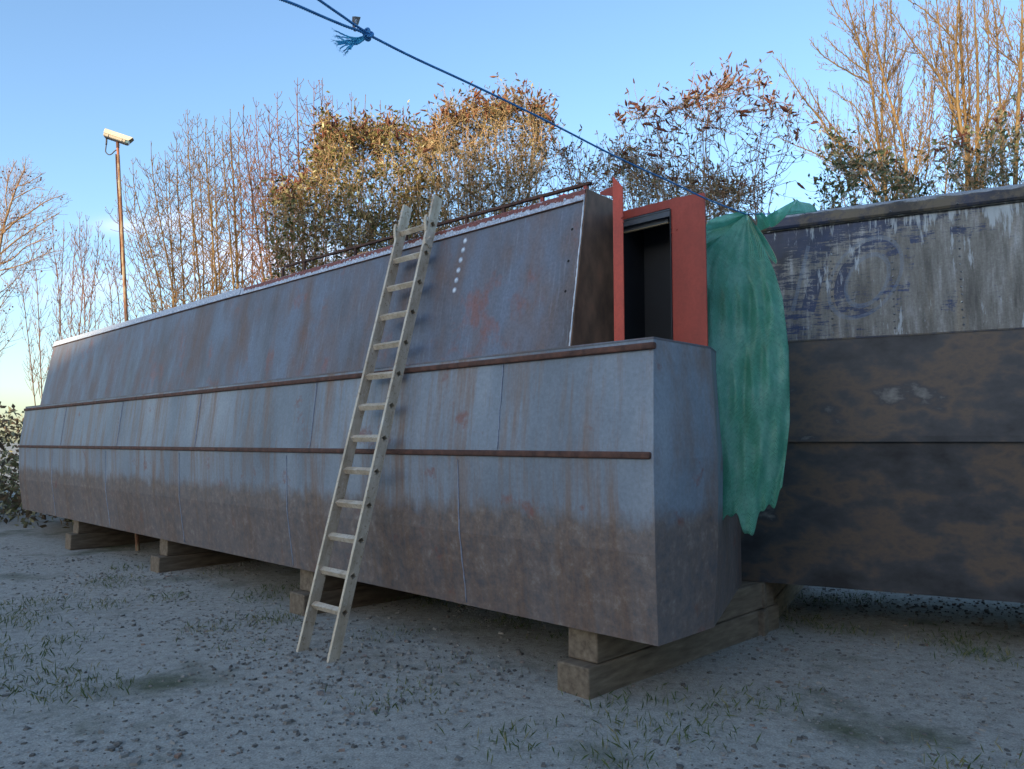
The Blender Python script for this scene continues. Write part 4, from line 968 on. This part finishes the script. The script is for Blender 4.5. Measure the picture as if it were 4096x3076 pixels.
twist(g, pathpx([(1470, 140, DK), (1435, 122, 3.06), (1405, 113, 3.03), (1350, 92, 3.0), (1270, 58, 2.9), (1190, 22, 2.82), (1120, -4, 2.75), (900, -80, 2.5)]), .0058, .034)
twist(g, pathpx([(2985, 857, 5.42), (3023, 856, 5.6), (3060, 857, 5.75), (3215, 845, 6.5)]), .0042, .034)
g.build('line', M['rope'], rope).location = tuple(-kn)
# knot: a tight loop round and through
g = Geo(); t = np.linspace(0, 2 * math.pi * 2, 60); kr = .0125
K = np.stack([(kr + .007 * np.cos(1.5 * t)) * np.cos(t), .010 * np.sin(1.5 * t), (kr * 1.25 + .007 * np.cos(1.5 * t)) * np.sin(t)], 1)
g.tube(K, np.full(60, .0062), 7); g.tube(K[::3] * [1.0, .6, .7] + [.002, -.006, -.008], np.full(20, .0052), 6); g.build('knot', M['rope'], rope)
g = Geo()
for (ex, ey, k) in [(1342, 124, 0), (1345, 142, 1), (1342, 164, 2), (1352, 180, 3), (1362, 192, 4), (1375, 204, 5), (1381, 215, 6), (1358, 150, 7), (1372, 168, 8), (1400, 198, 9), (1350, 172, 2), (1388, 205, 5)]:
    s0 = np.array([0, 0, 0.]); E_ = at(ex, ey, DK + random.uniform(-.03, .03)) - kn
    mids = [at(1452 - k * 1.5, 150 + k * 2.6, DK) - kn, at(1425 - k * 2, 153 + k * 3.2, DK + random.uniform(-.01, .01)) - kn, at((1395 + ex) / 2 + 6, (155 + k * 3.8 + ey) / 2, DK) - kn]
    P = smooth_path([s0 + [0, 0, -.006]] + mids + [E_], 3); P = resample(P, 26); P[3:-1] += RG.normal(0, .0006, (22, 3)); 
    ph = np.linspace(0, 9 + k, 26); P[:, 2] += .0016 * np.sin(ph + k); P[:, 0] += .001 * np.cos(ph * 1.3)
    g.tube(P, np.linspace(.0036, .0028, 26) * RG.uniform(.8, 1.25, 26), 5)
    for q in range(5): g.tube([P[-1], P[-1] + RG.normal(0, .004, 3) + (P[-1] - P[-3]) * .6, P[-1] + RG.normal(0, .006, 3) + (P[-1] - P[-3]) * 1.3], [.0007, .0005, .0003], 3)
g.build('frayed_end', M['rope_bright'], rope)
# grey folded clip caught on the rope
ck = at(1424, 92, DK - .04); clip = empty('tape_tab', ck.tolist()); tag(clip, 'grey folded tape tab stuck round the rope beside the knot', 'tape')
tapem = simple('grey_tape', [(.3, (.10, .085, .085)), (.7, (.22, .18, .16))], 12, .5)
g = Geo(); q = [at(x, y, DK - .035) - ck for x, y in ((1409, 66), (1419, 65), (1420, 122), (1412, 118), (1408, 95))]
q2 = [v + [0, .012, 0] for v in q]; g.add(q + q2, [(0, 1, 2, 3, 4), (9, 8, 7, 6, 5)] + [(i, (i + 1) % 5, 5 + (i + 1) % 5, 5 + i) for i in range(5)]); g.build('folded_side', tapem, clip, False)
g = Geo(); q = [at(x, y, DK - .05 + dd) - ck for x, y, dd in ((1419.5, 65, 0), (1442, 68, .02), (1432, 98, .02), (1420, 100, 0))]
q2 = [v + [0, .004, 0] for v in q]; g.add(q + q2, [(0, 1, 2, 3), (7, 6, 5, 4)] + [(i, (i + 1) % 4, 4 + (i + 1) % 4, 4 + i) for i in range(4)]); g.build('flap', tapem, clip, False)
g = Geo(); g.tube(smooth_path([at(x, y, DK - .056) - ck for x, y in ((1421, 90), (1422, 80), (1426, 77), (1428, 84), (1424, 92))], 2), np.full(17, .0011), 5) if False else None
P = smooth_path([at(x, y, DK - .056) - ck for x, y in ((1421, 90), (1422, 80), (1426, 77), (1428, 84), (1424, 92))], 2)
g.tube(P, np.full(len(P), .0011), 5); g.build('thread_loop', M['plug'], clip)

# ------------------------------------------------------------------ green netting
m, nt, b = new_mat('green_net'); n = N(nt)
uv = nt.nodes.new('ShaderNodeUVMap'); sp = nt.nodes.new('ShaderNodeSeparateXYZ'); nt.links.new(uv.outputs[0], sp.inputs[0])
def gridm(o, cell, th):
    fr = n.math('FRACT', n.math('DIVIDE', o, cell)); return n.math('LESS_THAN', fr, th)
cell = .0085
warp = n.math('MAXIMUM', gridm(sp.outputs[0], cell, .42), gridm(sp.outputs[1], cell, .42))
f = n.noise(n.coord((1, 1, .6)), 5.5, 5, .65); f2 = n.noise(n.coord((1, 1, 1)), 30, 3)
c = n.ramp(f, [(.3, (.08, .42, .25)), (.45, (.17, .62, .43)), (.60, (.42, .82, .67))])
film = n.ramp(f2, [(.3, .22), (.7, .48)])
c = n.mix(n.math('MULTIPLY', warp, .5), c, (.22, .52, .42))
n.to(c, b.inputs['Base Color']); b.inputs['Roughness'].default_value = .32
tr = nt.nodes.new('ShaderNodeBsdfTransparent'); tr.inputs[0].default_value = (.72, .93, .85, 1)
tl = nt.nodes.new('ShaderNodeBsdfTranslucent'); n.to(c, tl.inputs['Color'])
m1 = nt.nodes.new('ShaderNodeMixShader'); m1.inputs[0].default_value = .6; n.to(b.outputs[0], m1.inputs[1]); n.to(tl.outputs[0], m1.inputs[2])
m2 = nt.nodes.new('ShaderNodeMixShader'); n.to(n.math('MAXIMUM', warp, film), m2.inputs[0]); n.to(tr.outputs[0], m2.inputs[1]); n.to(m1.outputs[0], m2.inputs[2])
n.to(m2.outputs[0], nt.nodes['Material Output'].inputs['Surface'])
M['net'] = m
M['hem'] = simple('pale_stitch', [(.3, (.25, .42, .28)), (.7, (.55, .62, .36))], 60, .6)
NETO = at(2985, 858, 5.42)
def sheet(name, left, right, depth, parent, nu=44, nv=60, fold=None, du=1.0):
    """ruled surface between two pixel polylines; depth(u,v) gives the distance Y"""
    def interp(L, v):
        L = np.array(L, float); s = np.concatenate([[0], np.cumsum(np.hypot(*np.diff(L, axis=0).T))]); return np.array([np.interp(v * s[-1], s, L[:, 0]), np.interp(v * s[-1], s, L[:, 1])])
    V = []; 
    for j in range(nv + 1):
        v = j / nv; a = interp(left, v); b2 = interp(right, v)
        for i in range(nu + 1):
            uu = i / nu; q = a + (b2 - a) * uu
            V.append(at(q[0], q[1], depth(uu, v)) - NETO)
    V = np.array(V)
    if name == 'main_sheet':
        G0 = V.reshape(nv + 1, nu + 1, 3); ur_ = np.linspace(0, 1, nu + 1); w0 = np.clip((np.linspace(0, 1, nv + 1) - .5) * 2, 0, 1)[:, None] ** 2
        G0[:, :, 2] += w0 * (.10 * np.sin(ur_ * 7 + .5) + .05 * np.sin(ur_ * 19) + .02 * np.sin(ur_ * 47))[None]; V = G0.reshape(-1, 3)
    fs = [(j * (nu + 1) + i, j * (nu + 1) + i + 1, (j + 1) * (nu + 1) + i + 1, (j + 1) * (nu + 1) + i) for j in range(nv) for i in range(nu)]
    me = bpy.data.meshes.new(name); me.from_pydata(V.tolist(), [], fs)
    G_ = V.reshape(nv + 1, nu + 1, 3); du_ = np.concatenate([np.zeros((nv + 1, 1)), np.cumsum(np.linalg.norm(np.diff(G_, axis=1), axis=2), axis=1)], 1)
    dv_ = np.concatenate([np.zeros((1, nu + 1)), np.cumsum(np.linalg.norm(np.diff(G_, axis=0), axis=2), axis=0)], 0)
    uvl = me.uv_layers.new(name='UVMap'); li = np.array([l.vertex_index for l in me.loops])
    uvl.data.foreach_set('uv', np.stack([du_.ravel()[li], dv_.ravel()[li]], 1).astype(np.float32).ravel())
    me.polygons.foreach_set('use_smooth', [True] * len(me.polygons)); me.materials.append(M['net'])
    o = bpy.data.objects.new(name, me); COL.objects.link(o); o.parent = parent
    sm = o.modifiers.new('thickness', 'SOLIDIFY'); sm.thickness = .0012
    return o
net = empty('debris_netting', NETO.tolist()); tag(net, 'green mesh netting tied to the blue rope and hanging beside the red door', 'netting')
DN = 5.42
def dmain(uu, v):
    return DN - .20 * min(1, v * 1.6) + .024 * min(1, v * 3) * (math.sin(uu * 9 + 1.2 + v * 5) + .7 * abs(math.sin(uu * 17 - v * 7)) + .4 * math.sin(uu * 37 + v * 13) + .5 * math.sin(v * 31 + uu * 6) * uu)
sheet('main_sheet', [(2986, 856), (2955, 880), (2915, 918), (2870, 960), (2815, 1008), (2796, 1060), (2790, 1200), (2780, 1500), (2790, 1800), (2810, 2120)],
      [(2988, 857), (3006, 890), (3026, 932), (3050, 980), (3074, 1030), (3100, 1091), (3130, 1190), (3155, 1400), (3160, 1700), (3130, 2010)], dmain, net, 60, 90)
def dback(uu, v): return DN + .10 + .10 * uu * (1 - v) + .03 * math.sin(uu * 14) * (1 - abs(2 * v - 1))
sheet('back_fold', [(2984, 846), (2950, 848), (2900, 860), (2858, 872), (2834, 882), (2822, 905)], [(2988, 858), (2972, 890), (2940, 925), (2895, 968), (2850, 1005), (2812, 1040)], lambda a, b2: DN + .05 + .06 * b2 + .03 * math.sin(a * 11 + b2 * 5), net, 40, 40)
sheet('hem_fold', [(2988, 858), (3006, 892), (3028, 938), (3055, 990), (3082, 1038), (3103, 1056)], [(3005, 864), (3032, 910), (3060, 950), (3085, 992), (3104, 1030), (3108, 1050)],
      lambda a, b2: DN - .03 + .04 * math.sin(a * 3.1) * math.sin(b2 * 3.1), net, 14, 40)
sheet('loop_fold', [(3020, 856), (3022, 880), (3030, 910), (3036, 925)], [(3046, 848), (3068, 868), (3078, 892), (3078, 908)], lambda a, b2: DN + .22 + .05 * math.sin(a * 3.1), net, 20, 20)
sheet('blown_wing', [(3068, 862), (3066, 880), (3072, 898), (3084, 909), (3092, 908)], [(3186, 798), (3178, 812), (3160, 838), (3140, 868), (3094, 908)], lambda a, b2: DN + .32 + .10 * a + .10 * math.sin(a * 4), net, 30, 24)
sheet('blown_wing', [(3188, 797), (3180, 812), (3160, 838), (3142, 862)], [(3196, 806), (3240, 814), (3260, 828), (3268, 846)], lambda a, b2: DN + .42 + .35 * a - .10 * math.sin(a * 3.1), net, 30, 24)
g = Geo()
for L, r in (([(2988, 857), (3006, 890), (3026, 932), (3050, 980), (3074, 1030), (3100, 1091)], .0022), ([(2984, 860), (3000, 895), (3018, 935), (3040, 985), (3062, 1035), (3088, 1095)], .0018), ([(2992, 862), (3010, 898), (3032, 945), (3060, 998), (3085, 1036), (3104, 1056), (3109, 1050), (3104, 1030), (3085, 992), (3060, 950), (3032, 910), (3005, 864)], .0020)):
    P = smooth_path([at(x, y, DN - .035) - NETO for x, y in L], 2); P = resample(P, 60); g.tube(P, np.where(np.arange(60) % 2 == 0, r, r * .6), 4)
P = smooth_path([at(x, y, DN + .40) - NETO for x, y in [(3186, 797), (3178, 812), (3160, 838), (3140, 868), (3120, 888), (3094, 908), (3082, 906)]], 2); g.tube(P, np.full(len(P), .0022), 4)
o = g.build('hem_stitching', M['hem'], net)
o['kind'] = 'stuff'
# jute twine lashed round the net and rope
tw = empty('twine', at(3015, 875, 5.36).tolist()); tag(tw, 'loop of grey jute twine lashing the netting to the rope', 'twine')
g = Geo(); O_ = at(3015, 875, 5.36)
for k in range(9):
    a0 = random.uniform(-6, 6); L = [(2990 + a0 * .3, 852), (3000, 848 + a0 * .5), (3014 + a0 * .4, 850), (3024 + a0 * .5, 866), (3028 + a0 * .4, 885), (3026 + a0 * .3, 905), (3018 + a0 * .6, 890), (3006 + a0, 868), (2994 + a0 * .4, 860)]
    P = smooth_path([at(x, y, 5.36 + random.uniform(-.03, .03)) - O_ for x, y in L], 2); g.tube(P, np.full(len(P), .0021), 4)
g.build('strands', simple('jute', [(.3, (.15, .13, .10)), (.7, (.36, .32, .27))], 40, .9), tw)
g = Geo(); g.tube([at(3213, 842, 6.48), at(3216, 846, 6.5), at(3219, 851, 6.52)], [.012, .015, .010], 7); o = g.build('end_knot', M['rope'], None, True, at(3216, 846, 6.5)); tag(o, 'small blue end knot of the rope on the navy boat roof', 'knot')

# ------------------------------------------------------------------ security camera on its pole
YC = 11.5
p_top = at(470, 566, YC); p_bot = at(497, 1108, YC)
dirp = (p_bot - p_top); foot_ = p_top + dirp * (p_top[2] / -dirp[2])
pole = empty('security_camera', foot_.tolist()); tag(pole, 'cream security camera on a leaning rusty pole against the sky at left', 'security camera')
rustp = simple('rust_pole', [(.3, (.14, .055, .03)), (.5, (.25, .12, .06)), (.6, (.34, .27, .17)), (.8, (.20, .19, .14))], 5, .75, stretch=(4, 4, 1), detail=8)
def rel(P): return np.asarray(P) - foot_
g = Geo(); g.tube([rel(foot_), rel(p_bot), rel(p_top + (p_bot - p_top) * .10)], [.030, .026, .021], 12); g.build('pole', rustp, pole)
g = Geo(); g.tube([rel(p_top + (p_bot - p_top) * .10), rel(p_top + (p_bot - p_top) * .045), rel(p_top)], [.019, .019, .019], 12); g.build('pole_neck', simple('red_rust', [(.3, (.30, .09, .04)), (.7, (.42, .16, .08))], 12, .7), pole)
g = Geo(); g.tube([rel(p_top + (p_bot - p_top) * .047), rel(p_top - (p_bot - p_top) * .01)], [.0235, .023], 12); g.build('bracket_sleeve', M['rust'], pole)
g = Geo(); cc = [rel(at(467, 618, YC)), rel(at(470, 700, YC)), rel(at(480, 880, YC)), rel(at(489, 1100, YC))]; g.tube(np.array(cc) + [-.006, -.012, 0], np.full(4, .0095), 6); g.build('conduit', M['rust'], pole)
# housing: local frame, x along the barrel tilted down to the right
Hc = at(470, 545, YC)
tl_ = at(417, 514, YC); tr_ = at(527, 541, YC)
tilt = math.atan2(tr_[2] - tl_[2], tr_[0] - tl_[0])
hs = Matrix.Translation(Vector(rel(at(473, 550, YC)))) @ Matrix.Rotation(math.radians(17), 4, 'Z') @ Matrix.Rotation(math.radians(14.5), 4, 'Y') @ Matrix.Scale(.80, 4)
Lh = .245
cream = simple('cream_paint', [(.3, (.60, .55, .42)), (.7, (.68, .63, .50))], 4, .45, bump=0); creamd = simple('cream_dirty', [(.3, (.42, .36, .27)), (.7, (.56, .49, .38))], 6, .5, bump=0)
def hprism(poly, x0, x1, name, mat, bev=.004):
    g = Geo(); g.prism(poly, 0, x0, x1); o = g.build(name, mat, pole, False); o.matrix_local = hs
    if bev: bv = o.modifiers.new('bevel', 'BEVEL'); bv.width = bev; bv.segments = 2
    return o
hprism([(-.062, -.07), (.062, -.07), (.072, -.055), (.072, .005), (-.072, .005), (-.072, -.055)], -Lh + .005, .150, 'housing', creamd)
hprism([(-.064, -.066), (.064, -.066), (.064, .004), (-.064, .004)], .151, .205, 'front_window', simple('camera_glass', [(.4, (.10, .17, .17)), (.6, (.16, .25, .24))], 3, .15, bump=0), .002)
# sunshield: open inverted trough, longer at the front and cut back at a slant
gs_ = Geo(); th_ = .004
outer = [(-.086, -.020), (-.086, .012), (-.072, .070), (.072, .070), (.086, .012), (.086, -.020)]
inner = [(y * .95, z - (.004 if z > .05 else 0)) for y, z in outer]
V = []; xf = {-.020: .205, .012: .225, .070: .258}
for xk in (0, 1):
    for L_ in (outer, inner):
        for y, z in L_:
            zk = min(xf, key=lambda q: abs(q - z)); V.append((-Lh if xk == 0 else xf[zk], y, z))
n6 = 6; fs = []
for i in range(5):
    fs += [(i, i + 1, 12 + i + 1, 12 + i), (6 + i, 18 + i, 18 + i + 1, 6 + i + 1), (i, 6 + i, 6 + i + 1, i + 1), (12 + i, 12 + i + 1, 18 + i + 1, 18 + i)]
fs += [(0, 12, 18, 6), (5, 11, 23, 17)]
gs_.add(V, fs); o = gs_.build('sun_shield', cream, pole, False); o.matrix_local = hs
hprism([(-.0875, -.001), (-.0865, -.001), (-.0865, .003), (-.0875, .003)], -Lh, .21, 'shield_seam', creamd, 0)
for x in (-.16, .085): hprism([(-.080, -.075), (-.073, -.075), (-.073, -.022), (-.080, -.022)], x - .009, x + .009, 'clip', creamd, .002)
hprism([(-.05, -.085), (.05, -.085), (.05, -.071), (-.05, -.071)], -Lh + .03, .19, 'base_plate', M['track'], .003)
for x in (-.10, -.04, .11, .15): hprism([(-.02, -.095), (.02, -.095), (.02, -.086), (-.02, -.086)], x - .008, x + .008, 'mount_bolt', M['track'], 0)
P = smooth_path([rel(at(x, y, YC)) for x, y in ((426, 556), (426, 570), (423, 595), (422, 606), (426, 613), (436, 620), (446, 617), (456, 606), (466, 599), (470, 600))], 2)
g = Geo(); g.tube(P, np.full(len(P), .0085), 7); g.tube(P[:8] , np.full(8, .013), 7); g.build('cable', blk, pole)
g = Geo(); g.tube([rel(at(472, 580, YC)), rel(at(481, 580, YC))], [.004, .004], 6); g.build('set_screw', M['rust'], pole)

# ------------------------------------------------------------------ tiny aircraft far off
pl_ = at(2206, 382, 5200); air = empty('aeroplane', pl_.tolist(), 0.5); tag(air, 'tiny white aeroplane high in the blue sky above the straw shrub', 'aeroplane')
wm = simple('white_paint', [(.4, (.8, .8, .8)), (.6, (.85, .85, .85))], .1, .4, bump=0)
g = Geo(); g.tube([(-16, 0, 0), (-13, 0, .2), (-6, 0, 0), (10, 0, 0), (15, 0, .3), (17, 0, .6)], [.3, 1.5, 2, 2, 1.2, .3], 10); g.build('fuselage', wm, air)
for s_ in (1, -1):
    g = Geo(); g.prism([(-1, s_ * 1.5), (4, s_ * 1.5), (8, s_ * 16), (6, s_ * 16)], 2, -.6, -.2); g.build('wing', wm, air, False)
g = Geo(); g.prism([(11, 1), (16, 1), (18, 6.5), (16, 6.5)], 1, -.2, .2); g.build('tail_fin', wm, air, False)

# ------------------------------------------------------------------ undergrowth and fence line hidden behind the boats
def weeds(name, label_, x0, x1, y0, y1, hgt, cnt, mat):
    g = Geo(); n_ = cnt; C = np.stack([RG.uniform(x0, x1, n_), RG.uniform(y0, y1, n_), RG.random(n_) ** 1.5 * hgt], 1)
    L = RG.uniform(.08, .22, n_); leaves(g, C, RG.normal(0, 1, (n_, 3)) + [0, 0, .4], L, L * .25, RG.random(n_))
    o = g.build(name, mat, None, False); o['kind'] = 'stuff'; return o
tag(weeds('undergrowth', '', -22, -3.0, 14.5, 22, 2.3, 26000, M['leaf_dark']), 'tangled undergrowth at the foot of the bare trees', 'undergrowth')
tag(weeds('undergrowth', '', -4.0, 9, 12.2, 15.5, 1.9, 9000, M['leaf_dark']), 'tangled undergrowth behind the two boats', 'undergrowth')

# ------------------------------------------------------------------ pieces that belong to a part go one level deeper
def kids(o, nm): return [c for c in o.children if c.name.split('.')[0] == nm]
def under(root, parent_name, names, same_frame=False):
    ps = kids(root, parent_name)
    for nm in names:
        for c in kids(root, nm):
            p = min(ps, key=lambda q: (sum((Vector(b_) for b_ in q.bound_box), Vector()) / 8 - sum((Vector(b_) for b_ in c.bound_box), Vector()) / 8).length) if len(ps) > 1 else ps[0]
            if same_frame: c.matrix_local = Matrix.Identity(4)
            c.parent = p
under(boat, 'rivet_ring', ['plug_rivet'])
under(boat, 'handrail', ['handrail_post'])
under(boat, 'door_panel', ['bolt_head', 'panel_edge'])
under(boat, 'top_flange', ['flange_rivets', 'ground_rivets'])
under(boat, 'door_track', ['track_lip'])
under(boat, 'hull', ['weld_seam', 'rubbing_strake'])
under(boat, 'cabin_side', ['drill_hole', 'corner_weld', 'seam_strip', 'rivet_ring'] if False else ['drill_hole', 'corner_weld', 'seam_strip'])
under(rboat, 'coaming', ['seam_bead']); under(rboat, 'hull', ['rubbing_strake']); under(rboat, 'cabin_side', ['rivet'])
under(lad, 'latch', ['latch_pin']); under(lad, 'rail', ['guide_hook', 'rivet_hole'])
under(pole, 'base_plate', ['mount_bolt'], True); under(pole, 'housing', ['clip', 'front_window'], True); under(pole, 'sun_shield', ['shield_seam'], True)
under(pole, 'bracket_sleeve', ['set_screw'])

# ------------------------------------------------------------------ loose stones and grass on the yard
g = Geo(); n_ = 30000
d_ = RG.uniform(0, 1, n_) ** .8 * 9 + 3.2; x_ = RG.uniform(-.75, .75, n_) * d_
keep = (np.sin(x_ * 1.7 + 3 * np.sin(d_ * .9)) + RG.normal(0, .8, n_)) > -.3; d_, x_ = d_[keep], x_[keep]; n_ = len(d_)
base = np.array([[-1, -1, -.7], [1, -1, -.7], [1, 1, -.7], [-1, 1, -.7], [-.75, -.75, .55], [.75, -.75, .6], [.75, .75, .5], [-.75, .75, .6]], float) * .62
sz = np.minimum(RG.gamma(2.0, .0042, n_), .03)[:, None, None] + .0035
V = base[None] * sz * RG.uniform(.55, 1.35, (n_, 8, 3)) * RG.uniform(.6, 1.3, (n_, 1, 3)); aa_ = RG.uniform(0, 6.28, n_)[:, None]
V = np.stack([V[..., 0] * np.cos(aa_) - V[..., 1] * np.sin(aa_), V[..., 0] * np.sin(aa_) + V[..., 1] * np.cos(aa_), V[..., 2]], -1)
V += np.stack([x_, d_, np.zeros(n_)], 1)[:, None]
V[:, :, 2] += (0.02 * np.sin(x_ * .9 + d_ * .4) + .02 * np.sin(d_ * 1.3 - x_ * .3))[:, None] + .002
qd = np.array([[4, 5, 6, 7], [0, 1, 5, 4], [1, 2, 6, 5], [2, 3, 7, 6], [3, 0, 4, 7]])
Q = (np.arange(n_) * 8)[:, None, None] + qd[None]; g.quads(V.reshape(-1, 3), Q.reshape(-1, 4), np.repeat(RG.random(n_), 5))
gm = leaf_mat('stone', [(0, (.10, .09, .08)), (.5, (.21, .19, .165)), (.9, (.30, .28, .25)), (1, (.24, .15, .11))], .9, 0)
o = g.build('gravel', gm, None, False); o['kind'] = 'stuff'
g = Geo(); n_ = 9000; cx0 = RG.uniform(-5, 4, 90); cy0 = RG.uniform(3.8, 10, 90); k_ = RG.integers(0, 90, n_)
C = np.stack([cx0[k_] + RG.normal(0, .16, n_), cy0[k_] + RG.normal(0, .16, n_), np.full(n_, .0)], 1); L = RG.uniform(.03, .10, n_)
leaves(g, C, RG.normal(0, .5, (n_, 3)) + [0, 0, 1.0], L, L * .05, RG.random(n_))
o = g.build('grass', leaf_mat('grass_blade', [(0, (.05, .08, .02)), (.6, (.10, .13, .04)), (1, (.28, .24, .12))], .7, .2), None, False); o['kind'] = 'stuff'
for o in list(bpy.data.objects):
    if o.name.startswith('beam'):
        bv = o.modifiers.new('bevel', 'BEVEL'); bv.width = .012; bv.segments = 2
